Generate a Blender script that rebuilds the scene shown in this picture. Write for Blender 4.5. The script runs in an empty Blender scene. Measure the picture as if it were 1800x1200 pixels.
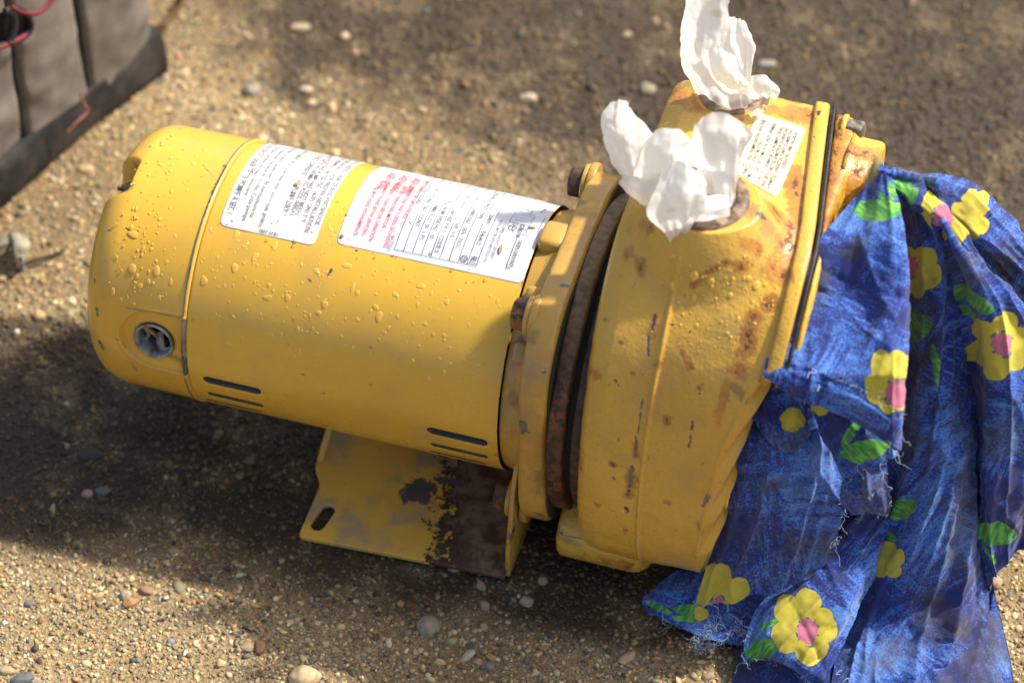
import bpy, bmesh, math, random
import numpy as np
from mathutils import Vector, Matrix
random.seed(7)
RNG = np.random.default_rng(11)
S = bpy.context.scene
R_ = math.radians

# ---------------------------------------------------------------- camera
# scene frame: pump axis = X (motor at -X), Y away from the viewer, Z up; ground at Z = G until the final lift
G = -0.112
YAW, TILT = math.asin(0.2907), R_(47)
FPX, DIST = 5500.0, 1.852
ca, sa = math.cos(YAW), math.sin(YAW)
ce, se = math.cos(TILT), math.sin(TILT)
RIGHT = np.array([ca, sa, 0.0])
FWD = np.array([-sa * ce, ca * ce, -se])
UP = np.array([-sa * se, ca * se, ce])
CAM = -DIST * FWD - (932 - 900) / FPX * DIST * RIGHT + (592 - 600) / FPX * DIST * UP


def ray(px, py):
    return FWD + (px - 900) / FPX * RIGHT - (py - 600) / FPX * UP


def P(px, py, x=None, y=None, z=None, lift=0.0):
    """point of the place seen at a given spot of the photograph, on the plane x=, y= or z="""
    d = ray(px, py)
    if z is not None:
        t = (z - CAM[2]) / d[2]
    elif y is not None:
        t = (y - CAM[1]) / d[1]
    else:
        t = (x - CAM[0]) / d[0]
    p = CAM + d * t
    return p - lift * d / np.linalg.norm(d)


def proj(p):
    v = np.asarray(p) - CAM
    z = v @ FWD
    return np.stack([900 + FPX * (v @ RIGHT) / z, 600 - FPX * (v @ UP) / z], -1)


cam = bpy.data.cameras.new('camera')
cam.sensor_width = 36
cam.lens = 36 * FPX / 1800
cam.clip_end = 100
cam_o = bpy.data.objects.new('camera', cam)
S.collection.objects.link(cam_o)
cam_o.matrix_world = Matrix(((RIGHT[0], UP[0], -FWD[0], CAM[0]), (RIGHT[1], UP[1], -FWD[1], CAM[1]),
                             (RIGHT[2], UP[2], -FWD[2], CAM[2] - G), (0, 0, 0, 1)))
cam.dof.use_dof = True
cam.dof.focus_distance = 1.80
cam.dof.aperture_fstop = 5.0
S.camera = cam_o

# ---------------------------------------------------------------- light
SUN = np.array([0.67, 0.55, 1.0])
SUN /= np.linalg.norm(SUN)
w = bpy.data.worlds.new('World')
S.world = w
w.use_nodes = True
wn = w.node_tree
sky = wn.nodes.new('ShaderNodeTexSky')
sky.sky_type = 'NISHITA'
sky.sun_disc = False
sky.sun_elevation = math.asin(SUN[2])
sky.sun_rotation = math.atan2(SUN[0], SUN[1])
sky.dust_density = 4.0
sky.ozone_density = 0.3
bg = wn.nodes['Background']
wn.links.new(sky.outputs[0], bg.inputs[0])
bg.inputs[1].default_value = 0.15
sl = bpy.data.lights.new('sun', 'SUN')
sl.energy = 4.6
sl.angle = R_(2.0)
sl.color = (1.0, 0.94, 0.84)
so = bpy.data.objects.new('sun', sl)
S.collection.objects.link(so)
so.rotation_euler = Vector(SUN).to_track_quat('Z', 'Y').to_euler()
so.location = (1, 1, 2)
S.view_settings.view_transform = 'Standard'
S.view_settings.look = 'None'
S.view_settings.exposure = 0.36
S.view_settings.gamma = 1.0
S.render.film_transparent = False
S.cycles.max_bounces = 8
S.cycles.transparent_max_bounces = 12


# ---------------------------------------------------------------- numpy noise
def _hash(ix, iy, iz, seed):
    h = (ix.astype(np.int64) * 374761393 + iy.astype(np.int64) * 668265263 + iz.astype(np.int64) * 2147483647 + seed * 974634777) & 0xffffffff
    h = ((h ^ (h >> 13)) * 1274126177) & 0xffffffff
    h = (h ^ (h >> 16)) & 0xffffff
    return h / float(0xffffff)


def vnoise(p, scale=1.0, seed=0, octaves=1):
    """value noise in -1..1 of points p (n,3) or (n,2)"""
    p = np.asarray(p, float)
    if p.shape[-1] == 2:
        p = np.concatenate([p, np.zeros(p.shape[:-1] + (1,))], -1)
    tot, amp, norm = 0, 1.0, 0.0
    for o in range(octaves):
        q = p * scale * (2 ** o) + o * 17.3
        i = np.floor(q)
        f = q - i
        f = f * f * (3 - 2 * f)
        v = 0
        for dx in (0, 1):
            for dy in (0, 1):
                for dz in (0, 1):
                    wgt = (f[..., 0] if dx else 1 - f[..., 0]) * (f[..., 1] if dy else 1 - f[..., 1]) * (f[..., 2] if dz else 1 - f[..., 2])
                    v = v + wgt * _hash(i[..., 0] + dx, i[..., 1] + dy, i[..., 2] + dz, seed + o)
        tot = tot + amp * (v * 2 - 1)
        norm += amp
        amp *= 0.5
    return tot / norm


def sstep(a, b, x):
    t = np.clip((x - a) / (b - a), 0, 1)
    return t * t * (3 - 2 * t)


# ---------------------------------------------------------------- objects
def mesh_data(name, verts, faces, smooth=True):
    """faces: (n,3)/(n,4) array or a list of them / a list of tuples"""
    me = bpy.data.meshes.new(name)
    verts = np.asarray(verts, np.float32)
    if isinstance(faces, np.ndarray):
        faces = [faces]
    if len(faces) and isinstance(faces[0], np.ndarray):
        loops = np.concatenate([f.ravel() for f in faces]).astype(np.int32)
        sizes = np.concatenate([np.full(len(f), f.shape[1]) for f in faces]).astype(np.int32)
        starts = np.concatenate([[0], np.cumsum(sizes)[:-1]]).astype(np.int32)
        me.vertices.add(len(verts))
        me.vertices.foreach_set('co', verts.ravel())
        me.loops.add(len(loops))
        me.loops.foreach_set('vertex_index', loops)
        me.polygons.add(len(sizes))
        me.polygons.foreach_set('loop_start', starts)
        me.polygons.foreach_set('loop_total', sizes)
        me.update(calc_edges=True)
    else:
        me.from_pydata([tuple(map(float, v)) for v in verts], [], [tuple(int(i) for i in f) for f in faces])
        me.update()
    if smooth:
        me.polygons.foreach_set('use_smooth', np.ones(len(me.polygons), bool))
    return me


def link(name, me, mat=None, parent=None, root=None):
    o = bpy.data.objects.new(name, me)
    S.collection.objects.link(o)
    if mat is not None and me is not None and not len(me.materials):
        me.materials.append(mat)
    if parent is not None:
        o.parent = parent
        if parent.type == 'EMPTY':
            o.location = -parent.location
    return o


def obj(name, verts, faces, mat, parent=None, smooth=True):
    return link(name, mesh_data(name, verts, faces, smooth), mat, parent)


def tag(o, label=None, cat=None, group=None, kind=None):
    if label: o['label'] = label
    if cat: o['category'] = cat
    if group: o['group'] = group
    if kind: o['kind'] = kind
    return o


def empty(name, loc, label, cat, group=None):
    o = bpy.data.objects.new(name, None)
    o.empty_display_size = 0.02
    S.collection.objects.link(o)
    o.location = loc
    return tag(o, label, cat, group)


def attr(me, name, vals):
    a = me.attributes.new(name, 'FLOAT', 'POINT')
    a.data.foreach_set('value', np.asarray(vals, np.float32))


def vattr(me, name, vals):
    a = me.attributes.new(name, 'FLOAT_VECTOR', 'POINT')
    a.data.foreach_set('vector', np.asarray(vals, np.float32).ravel())


def cattr(me, name, vals):
    a = me.attributes.new(name, 'FLOAT_COLOR', 'POINT')
    v = np.ones((len(vals), 4), np.float32)
    v[:, :3] = vals
    a.data.foreach_set('color', v.ravel())


def grid_faces(nu, nv, closed_u=False, closed_v=False, flip=False):
    iu = np.arange(nu if closed_u else nu - 1)
    iv = np.arange(nv if closed_v else nv - 1)
    a, b = np.meshgrid(iu, iv, indexing='ij')
    a2, b2 = (a + 1) % nu, (b + 1) % nv
    f = np.stack([a * nv + b, a2 * nv + b, a2 * nv + b2, a * nv + b2], -1).reshape(-1, 4)
    return f[:, ::-1].copy() if flip else f


def catmull(pts, n, closed=False):
    pts = np.asarray(pts, float)
    m = len(pts)
    if closed:
        ext = np.concatenate([pts[-1:], pts, pts[:2]])
        seg = m
    else:
        ext = np.concatenate([2 * pts[:1] - pts[1:2], pts, 2 * pts[-1:] - pts[-2:-1]])
        seg = m - 1
    t = np.linspace(0, seg, n, endpoint=not closed)
    i = np.minimum(t.astype(int), seg - 1)
    f = (t - i)[:, None]
    p0, p1, p2, p3 = ext[i], ext[i + 1], ext[i + 2], ext[i + 3]
    return 0.5 * ((2 * p1) + (-p0 + p2) * f + (2 * p0 - 5 * p1 + 4 * p2 - p3) * f ** 2 + (-p0 + 3 * p1 - 3 * p2 + p3) * f ** 3)


def even(pts, n, closed=True):
    """resample a 2D/3D polyline evenly by length"""
    q = np.concatenate([pts, pts[:1]]) if closed else np.asarray(pts)
    d = np.concatenate([[0], np.cumsum(np.linalg.norm(np.diff(q, axis=0), axis=1))])
    t = np.linspace(0, d[-1], n, endpoint=not closed)
    return np.stack([np.interp(t, d, q[:, k]) for k in range(q.shape[1])], -1)


def join_parts(parts):
    vs, fs, o = [], [], 0
    for v, f in parts:
        vs.append(np.asarray(v, float))
        for g in (f if isinstance(f, list) else [f]):
            fs.append(np.asarray(g) + o)
        o += len(v)
    return np.concatenate(vs), fs


def tube(path, r, seg=8, cap=True):
    path = np.asarray(path, float)
    n = len(path)
    r = np.full(n, r) if np.isscalar(r) else np.asarray(r)
    tang = np.gradient(path, axis=0)
    tang /= np.linalg.norm(tang, axis=1)[:, None] + 1e-12
    ref = np.array([0.13, 0.31, 0.94])
    if abs(tang[0] @ ref) > 0.9: ref = np.array([1.0, 0.1, 0])
    nrm = np.cross(tang, ref); nrm /= np.linalg.norm(nrm, axis=1)[:, None] + 1e-12
    bn = np.cross(tang, nrm)
    a = np.linspace(0, 2 * np.pi, seg, endpoint=False)
    v = path[:, None] + r[:, None, None] * (np.cos(a)[None, :, None] * nrm[:, None] + np.sin(a)[None, :, None] * bn[:, None])
    v = v.reshape(-1, 3)
    f = [grid_faces(n, seg, False, True)]
    if cap:
        v = np.concatenate([v, path[:1], path[-1:]])
        k = np.arange(seg); k2 = (k + 1) % seg
        f.append(np.stack([k2, k, np.full(seg, n * seg)], -1))
        f.append(np.stack([(n - 1) * seg + k, (n - 1) * seg + k2, np.full(seg, n * seg + 1)], -1))
    return v, f


def rounded_outline(pts, rad, per=6):
    """round the corners of a closed polygon"""
    pts = np.asarray(pts, float)
    n = len(pts)
    rad = [rad] * n if np.isscalar(rad) else rad
    out = []
    for i in range(n):
        p, a, b = pts[i], pts[i - 1], pts[(i + 1) % n]
        u, v = a - p, b - p
        lu, lv = np.linalg.norm(u), np.linalg.norm(v)
        d = min(rad[i], lu * .49, lv * .49)
        s, e = p + u / lu * d, p + v / lv * d
        for t in np.linspace(0, 1, per):
            out.append((1 - t) ** 2 * s + 2 * t * (1 - t) * p + t * t * e)
    return np.array(out)


def slab(outline, rings, centre=None, axis='x', n=None):
    """closed body: the outline (k,2) swept along an axis. rings = [(pos, inset), ...]; both ends are closed"""
    o = np.asarray(outline, float)
    if n: o = even(o, n)
    k = len(o)
    d = np.roll(o, -1, 0) - np.roll(o, 1, 0)
    d /= np.linalg.norm(d, axis=1)[:, None] + 1e-12
    nr = np.stack([d[:, 1], -d[:, 0]], -1)
    area = 0.5 * np.sum(o[:, 0] * np.roll(o[:, 1], -1) - o[:, 1] * np.roll(o[:, 0], -1))
    if area < 0: nr = -nr
    c = o.mean(0) if centre is None else np.asarray(centre)
    lay = []
    first, last = rings[0], rings[-1]
    for s in (0.0, 0.5): lay.append((first[0], (o - nr * first[1] - c) * s + c))
    for pos, ins in rings: lay.append((pos, o - nr * ins))
    for s in (0.5, 0.0): lay.append((last[0], (o - nr * last[1] - c) * s + c))
    v = np.zeros((len(lay), k, 3))
    ax = 'xyz'.index(axis)
    oth = [i for i in range(3) if i != ax]
    for i, (pos, q) in enumerate(lay):
        v[i, :, ax] = pos
        v[i, :, oth[0]] = q[:, 0]
        v[i, :, oth[1]] = q[:, 1]
    flip = (area > 0) != (axis == 'y')
    f = grid_faces(len(lay), k, False, True, flip=flip)
    return v.reshape(-1, 3), f


def circle(cy, cz, r, n=48):
    a = np.linspace(0, 2 * np.pi, n, endpoint=False)
    return np.stack([cy + r * np.cos(a), cz + r * np.sin(a)], -1)


def bev(x0, x1, b, ins=0.0):
    return [(x0, ins + b), (x0 + b * .3, ins + b * .3), (x0 + b, ins), (x1 - b, ins), (x1 - b * .3, ins + b * .3), (x1, ins + b)]


# ---------------------------------------------------------------- material helper
class M:
    def __init__(self, name):
        self.m = bpy.data.materials.new(name)
        self.m.use_nodes = True
        self.t = self.m.node_tree
        self.p = self.t.nodes['Principled BSDF']
        self.out = self.t.nodes['Material Output']
        self._co = None

    def set(self, sock, v):
        if hasattr(v, 'node') or isinstance(v, bpy.types.NodeSocket):
            self.t.links.new(v, sock)
        elif v is not None:
            if isinstance(v, (tuple, list)) and len(v) == 3 and len(sock.default_value) == 4: v = (*v, 1)
            sock.default_value = v

    def n(self, typ, ins=None, out=0, **kw):
        nd = self.t.nodes.new('ShaderNode' + typ)
        for k, v in kw.items(): setattr(nd, k, v)
        for k, v in (ins or {}).items(): self.set(nd.inputs[k], v)
        return nd.outputs[out]

    @property
    def co(self):
        if self._co is None: self._co = self.n('TexCoord', out=3)
        return self._co

    def scaled(self, s, src=None, rot=(0, 0, 0)):
        return self.n('Mapping', {0: src or self.co, 2: rot, 3: s if isinstance(s, tuple) else (s, s, s)})

    def noise(self, scale, detail=3, rough=.5, vec=None, dist=0, color=False):
        return self.n('TexNoise', {'Vector': vec or self.co, 'Scale': scale, 'Detail': detail, 'Roughness': rough, 'Distortion': dist}, out=1 if color else 0)

    def vor(self, scale, vec=None, out=0, feature='F1', rnd=1.0):
        return self.n('TexVoronoi', {'Vector': vec or self.co, 'Scale': scale, 'Randomness': rnd}, out=out, feature=feature)

    def mr(self, v, a, b, c=0.0, d=1.0, smooth=True):
        return self.n('MapRange', {0: v, 1: a, 2: b, 3: c, 4: d}, interpolation_type='SMOOTHSTEP' if smooth else 'LINEAR')

    def math(self, op, a, b=0.0, c=None):
        ins = {0: a, 1: b}
        if c is not None: ins[2] = c
        return self.n('Math', ins, operation=op)

    def mul(self, a, b): return self.math('MULTIPLY', a, b)
    def add(self, a, b): return self.math('ADD', a, b)
    def sub(self, a, b): return self.math('SUBTRACT', a, b)
    def mx(self, a, b): return self.math('MAXIMUM', a, b)

    def mix(self, f, a, b, blend='MIX'):
        nd = self.t.nodes.new('ShaderNodeMix')
        nd.data_type = 'RGBA'
        nd.blend_type = blend
        self.set(nd.inputs[0], f)
        self.set(nd.inputs[6], a)
        self.set(nd.inputs[7], b)
        return nd.outputs[2]

    def ramp(self, f, stops, interp='LINEAR'):
        nd = self.t.nodes.new('ShaderNodeValToRGB')
        nd.color_ramp.interpolation = interp
        el = nd.color_ramp.elements
        while len(el) > 1: el.remove(el[0])
        el[0].position, el[0].color = stops[0][0], (*stops[0][1], 1)
        for pos, c in stops[1:]:
            e = el.new(pos); e.color = (*c, 1)
        self.set(nd.inputs[0], f)
        return nd.outputs[0]

    def attr(self, name, out=2):
        return self.n('Attribute', out=out, attribute_name=name)

    def sep(self, v, i):
        return self.n('SeparateXYZ', {0: v}, out=i)

    def bump(self, h, strength=.3, dist=.001, prev=None):
        ins = {'Height': h, 'Strength': strength, 'Distance': dist}
        nd = self.t.nodes.new('ShaderNodeBump')
        for k, v in ins.items(): self.set(nd.inputs[k], v)
        if prev is not None: self.set(nd.inputs['Normal'], prev)
        return nd.outputs[0]

    def fin(self, color=None, rough=None, normal=None, **kw):
        if color is not None: self.set(self.p.inputs['Base Color'], color)
        if rough is not None: self.set(self.p.inputs['Roughness'], rough)
        if normal is not None: self.set(self.p.inputs['Normal'], normal)
        for k, v in kw.items(): self.set(self.p.inputs[k.replace('_', ' ')], v)
        return self.m
# ---------------------------------------------------------------- materials
YEL = (0.75, 0.445, 0.050)


def paint(name, cast=0.0, dirt_shade=0.25, rustn=0.0, base=YEL, plate=False):
    m = M(name)
    n1 = m.noise(9, 4, .55)
    col = m.mix(m.mr(n1, .3, .75), base, tuple(b * k for b, k in zip(base, (.90, .84, .75))))
    # dusty film
    n2 = m.noise(38, 5, .65)
    n3 = m.noise(14, 3, .5)
    dm = m.mul(m.mr(m.mul(n2, n3), .22, .42), dirt_shade)
    col = m.mix(dm, col, (.36, .25, .115))
    # fine dark specks
    sp = m.mr(m.noise(260, 2, .5), .70, .76)
    col = m.mix(m.mul(sp, .35 + cast * .3), col, (.16, .09, .03))
    # grime (soft brown film at chosen places)
    gr = m.attr('grime')
    gm = m.mr(m.add(gr, m.add(m.mul(m.sub(n2, .5), 1.6), m.mul(m.sub(m.noise(170, 4, .7), .5), 1.0))), .35, 1.0)
    col = m.mix(m.mul(gm, .6), col, (.17, .105, .05))
    # rust
    fine = m.noise(330, 4, .7)
    med = m.noise(95, 4, .6)
    rn = m.add(m.attr('rust'), m.add(m.mul(m.sub(fine, .5), 1.0), m.mul(m.sub(med, .5), 1.3)))
    halo = m.mr(rn, .22, .6)
    core = m.mr(rn, .80, .95)
    if rustn > 0:
        g = m.mul(m.noise(30, 5, .68), m.noise(8, 2, .5))
        halo = m.mx(halo, m.mul(m.mr(g, .27, .36), rustn))
        core = m.mx(core, m.mul(m.mr(m.mul(g, fine), .150, .172), rustn))
    col = m.mix(m.mul(halo, .75), col, m.mix(m.mr(med, .4, .6), (.50, .20, .026), (.34, .11, .020)))
    rcol = m.mix(m.mr(fine, .35, .65), (.045, .018, .010), (.19, .060, .018))
    col = m.mix(core, col, rcol)
    # chipped paint, bare grey iron
    cn = m.add(m.attr('chip'), m.add(m.mul(m.sub(fine, .5), 1.7), m.mul(m.sub(med, .5), .8)))
    chip = m.mr(cn, .50, .54)
    col = m.mix(chip, col, m.mix(m.mr(med, .4, .6), (.055, .045, .035), (.15, .13, .11)))
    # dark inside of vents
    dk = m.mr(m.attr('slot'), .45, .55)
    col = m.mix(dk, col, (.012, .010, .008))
    if plate:
        x = m.sep(m.co, 0); y = m.sep(m.co, 1)
        dd = m.add(m.add(x, m.mul(y, .18)), m.add(m.mul(m.sub(m.noise(75, 6, .78), .5), .10), m.mul(m.sub(m.noise(15, 1, .5), .5), .03)))
        big = m.mr(dd, -.0475, -.0465)
        pn = m.noise(60, 3, .6)
        rc = m.mix(m.mr(pn, .40, .60), (.095, .048, .026), (.24, .150, .085))
        rc = m.mix(m.mr(dd, -.034, -.044), rc, (.040, .022, .014))
        rc = m.mix(m.mul(m.mr(fine, .55, .65), .6), rc, (.045, .025, .016))
        col = m.mix(m.mul(m.mr(m.noise(26, 4, .6), .46, .62), .75), col, (.33, .28, .20))
        col = m.mix(big, col, rc)
        # a separate bare spot in the middle of the plate
        c0 = P(735, 865, z=G + .005); c1 = P(790, 845, z=G + .005)
        def spot(c, rx, ry):
            dx = m.math('DIVIDE', m.sub(x, c[0]), rx); dy = m.math('DIVIDE', m.sub(y, c[1]), ry)
            return m.sub(1.0, m.add(m.math('SQRT', m.add(m.mul(dx, dx), m.mul(dy, dy))), m.add(m.mul(m.sub(m.noise(110, 5, .75), .5), 2.4), m.mul(m.sub(fine, .5), 1.0))))
        sm = m.mx(m.mr(spot(c0, .011, .012), .05, .15), m.mr(spot(c1, .010, .004), .05, .15))
        col = m.mix(sm, col, m.mix(pn, (.06, .045, .04), (.13, .105, .095)))
        core = m.mx(core, m.mx(big, sm))
    rough = m.mix(m.mx(core, m.mul(gm, .7)), m.mix(m.mr(n2, .3, .7), (.22,) * 3, (.36,) * 3), (.75,) * 3)
    h = m.add(m.mul(m.noise(150, 3, .5), .25 + cast), m.mul(m.noise(480, 3, .6), .10 + cast * .75))
    h = m.sub(h, m.mul(m.mx(core, chip), .5))
    nb = m.bump(h, .25 + .35 * cast, .0008)
    return m.fin(col, rough, nb, Coat_Weight=.25 if not plate else .1, Coat_Roughness=.12)


mat_shell = paint('smooth_yellow_paint', 0.0, .34)
mat_cast = paint('cast_yellow_paint', 1.0, .30, .06, base=(.68, .405, .055))
mat_flange = paint('dusty_yellow_paint', .35, .75, .15, base=(.60, .355, .065))
mat_cover = paint('rusting_yellow_paint', 1.1, .4, 1.0)
mat_plate = paint('base_plate_paint', .2, .5, 0.0, base=(.78, .48, .075), plate=True)


def rusty(name, a=(.055, .024, .015), b=(.18, .062, .022), c=(.026, .015, .011), tan=None):
    m = M(name)
    f = m.noise(210, 5, .7); g = m.noise(45, 3, .6)
    col = m.mix(m.mr(g, .35, .65), a, b)
    col = m.mix(m.mr(f, .46, .60), col, c)
    if tan:
        z = m.sep(m.co, 2)
        k = m.mr(m.add(z, m.mul(m.sub(g, .5), .08)), .045, .085)
        col = m.mix(k, col, m.mix(m.mr(f, .4, .6), tan, tuple(t * .55 for t in tan)))
    return m.fin(col, .62, m.bump(m.add(f, m.mul(g, .7)), .55, .0012))


mat_rust = rusty('rusty_iron', tan=(.27, .165, .075))
mat_bolt = rusty('rusty_bolt', (.10, .045, .02), (.30, .13, .035), (.045, .025, .016))
mat_darkrust = rusty('dark_rusty_iron', (.05, .025, .018), (.11, .05, .03), (.02, .014, .012))

m = M('grey_metal')
mat_metal = m.fin(m.mix(m.noise(120, 3), (.22, .21, .19), (.42, .41, .38)), .38, None, Metallic=.6)
m = M('dull_iron')
mat_iron = m.fin(m.mix(m.mr(m.noise(160, 4, .65), .4, .6), (.10, .085, .065), (.27, .235, .185)), .5, m.bump(m.noise(300, 3), .4, .0006), Metallic=.3)
m = M('black_rubber')
mat_rubber = m.fin(m.mix(m.mr(m.noise(120, 3), .45, .7), (.012, .012, .012), (.05, .043, .035)), .6, m.bump(m.noise(200, 3), .4, .001))
m = M('dark_inside')
mat_dark = m.fin((.012, .010, .008), .8)
m = M('brass_wire')
mat_wire = m.fin((.30, .22, .08), .45)
m = M('grey_liner')
mat_liner = m.fin(m.mix(m.mr(m.noise(140, 3), .35, .65), (.13, .12, .105), (.36, .35, .32)), .5)


def sticker_mat(name, base, stain, amt):
    m = M(name)
    n = m.noise(40, 4, .6)
    col = m.mix(m.mul(m.mr(n, .48, .75), amt), base, stain)
    col = m.mix(m.mul(m.mr(m.noise(500, 2), .70, .76), .4), col, (.3, .26, .2))
    h = m.add(m.mul(m.noise(75, 2, .5), 1.0), m.mul(m.mr(m.vor(130), 0, .45), .5))
    return m.fin(col, m.mix(m.noise(60, 2), (.16,) * 3, (.34,) * 3), m.bump(h, .35, .0006))


mat_label_w = sticker_mat('white_vinyl', (.62, .62, .61), (.52, .48, .38), .6)
mat_label_s = sticker_mat('silver_white_vinyl', (.59, .62, .68), (.55, .53, .47), .45)
mat_label_c = sticker_mat('yellowed_paper', (.70, .66, .50), (.58, .44, .18), .75)


def ink(name, c, fade=.4):
    m = M(name)
    return m.fin(m.mix(m.mul(m.mr(m.noise(160, 3, .6), .45, .65), fade), c, (.55, .55, .55)), .4)


mat_ink_g = ink('grey_ink', (.13, .13, .14), .65)
mat_ink_k = ink('black_ink', (.035, .035, .04), .3)
mat_ink_r = ink('red_ink', (.70, .035, .03), .12)

# water drops: opaque glossy yellow like the paint on metal, clear with reflections on stickers
m = M('water_on_paint')
mat_drop = m.fin((.75, .45, .065), .04, None, Coat_Weight=.6, Coat_Roughness=.01)
m = M('water_on_label')
gl = m.n('BsdfGlossy', {'Roughness': .03})
tr = m.n('BsdfTransparent', {'Color': (.93, .94, .95, 1)})
fr = m.n('Fresnel', {'IOR': 1.4})
m.t.links.new(m.n('MixShader', {0: fr, 1: tr, 2: gl}), m.out.inputs[0])
mat_drop_w = m.m


# ground: damp stains shared by the sheet and the loose grains
def ground_mat(name, grains):
    m = M(name)
    x = m.sep(m.co, 0); y = m.sep(m.co, 1)

    def blob(cx, cy, rx, ry, wob=.5):
        dx = m.math('DIVIDE', m.sub(x, cx), rx); dy = m.math('DIVIDE', m.sub(y, cy), ry)
        d = m.math('SQRT', m.add(m.mul(dx, dx), m.mul(dy, dy)))
        return m.sub(1.25, m.add(d, m.mul(m.sub(nn, .5), wob)))
    nn = m.noise(14, 5, .62)
    damp = None
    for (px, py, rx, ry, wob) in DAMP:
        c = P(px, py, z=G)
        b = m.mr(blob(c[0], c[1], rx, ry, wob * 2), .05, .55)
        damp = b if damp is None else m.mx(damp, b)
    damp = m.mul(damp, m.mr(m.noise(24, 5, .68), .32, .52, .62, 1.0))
    big = m.noise(7, 4, .6)
    if grains:
        base = m.n('Attribute', attribute_name='grain', out=0)
        base = m.mix(m.mul(m.mr(m.noise(420, 3, .6), .35, .7), .35), base, m.mix(.5, base, (.10, .08, .06)))
        base = m.mix(1.0, base, (1.06, 1.0, .77), 'MULTIPLY')
        lo = (.27, .225, .155)
    else:
        v = m.vor(520, out=1); v2 = m.vor(1100, out=1)
        s1 = m.sep(v, 0); s2 = m.sep(v2, 1)
        st = [(0, (.10, .095, .09)), (.14, (.30, .235, .15)), (.35, (.45, .36, .235)), (.6, (.36, .27, .165)), (.72, (.60, .52, .38)), (.86, (.42, .24, .13)), (.94, (.19, .19, .19))]
        base = m.mix(.5, m.ramp(s1, st, 'CONSTANT'), m.ramp(s2, st, 'CONSTANT'))
        base = m.mix(m.mr(big, .35, .7), base, m.mix(.5, base, (.27, .20, .125)))
        base = m.mix(1.0, base, (.80, .72, .53), 'MULTIPLY')
        lo = (.22, .18, .12)
    # a film of mud binds the grains in the damp places
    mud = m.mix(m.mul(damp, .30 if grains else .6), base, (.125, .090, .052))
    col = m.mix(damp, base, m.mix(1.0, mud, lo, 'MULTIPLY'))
    col = m.mix(m.mul(m.mr(big, .4, .62), .40), col, m.mix(1.0, col, (.55, .50, .42), 'MULTIPLY'))
    rough = m.mix(damp, (.85,) * 3, (.55,) * 3)
    h = m.add(m.vor(520), m.mul(m.vor(1100), .6)) if not grains else m.noise(900, 3, .6)
    return m.fin(col, rough, m.bump(h, .5 if not grains else .3, .0012 if not grains else .0004))


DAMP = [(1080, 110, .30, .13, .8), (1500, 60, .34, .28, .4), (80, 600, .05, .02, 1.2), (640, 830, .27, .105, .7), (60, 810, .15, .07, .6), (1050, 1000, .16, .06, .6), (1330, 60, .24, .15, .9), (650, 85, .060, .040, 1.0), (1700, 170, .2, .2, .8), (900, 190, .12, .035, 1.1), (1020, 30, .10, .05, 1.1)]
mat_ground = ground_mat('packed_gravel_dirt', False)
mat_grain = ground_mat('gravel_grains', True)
# ---------------------------------------------------------------- ground
def gh(x, y):
    p = np.stack([x, y], -1)
    return 0.0028 * vnoise(p, 9, 3, 3) + 0.0010 * vnoise(p, 60, 5, 2) - 0.0006


def build_ground():
    # dense patch under the view inside one sheet that runs to the horizon
    xs = np.concatenate([-np.geomspace(40, .75, 14), np.linspace(-.7, .75, 420), np.geomspace(.8, 40, 14)])
    ys = np.concatenate([-np.geomspace(40, .62, 14), np.linspace(-.58, .80, 400), np.geomspace(.86, 40, 14)])
    X, Y = np.meshgrid(xs, ys, indexing='ij')
    Z = gh(X, Y)
    far = np.maximum(np.abs(X) - .8, np.abs(Y) - .85)
    Z = Z * np.clip(1 - far * 2, 0, 1)
    v = np.stack([X, Y, Z + G], -1).reshape(-1, 3)
    o = obj('ground', v, grid_faces(len(xs), len(ys)), mat_ground)
    tag(o, kind='structure')


PAL = np.array([(.50, .40, .26), (.58, .49, .34), (.40, .30, .18), (.66, .58, .44), (.55, .36, .18), (.48, .25, .13), (.46, .30, .22),
                (.14, .15, .16), (.22, .23, .25), (.09, .085, .08), (.33, .32, .30), (.72, .68, .58), (.60, .44, .36), (.26, .19, .12), (.44, .37, .27), (.52, .43, .30)])
PW = np.array([12, 11, 11, 7, 5, 2.5, 3, 4, 4, 4, 5, 3, 2, 8, 12, 12.]); PW /= PW.sum()

ICO_V = None


def ico(sub):
    bm = bmesh.new()
    bmesh.ops.create_icosphere(bm, subdivisions=sub, radius=1.0)
    bm.verts.ensure_lookup_table()
    v = np.array([q.co[:] for q in bm.verts]); f = np.array([[q.index for q in t.verts] for t in bm.faces])
    bm.free()
    return v, f


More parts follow.
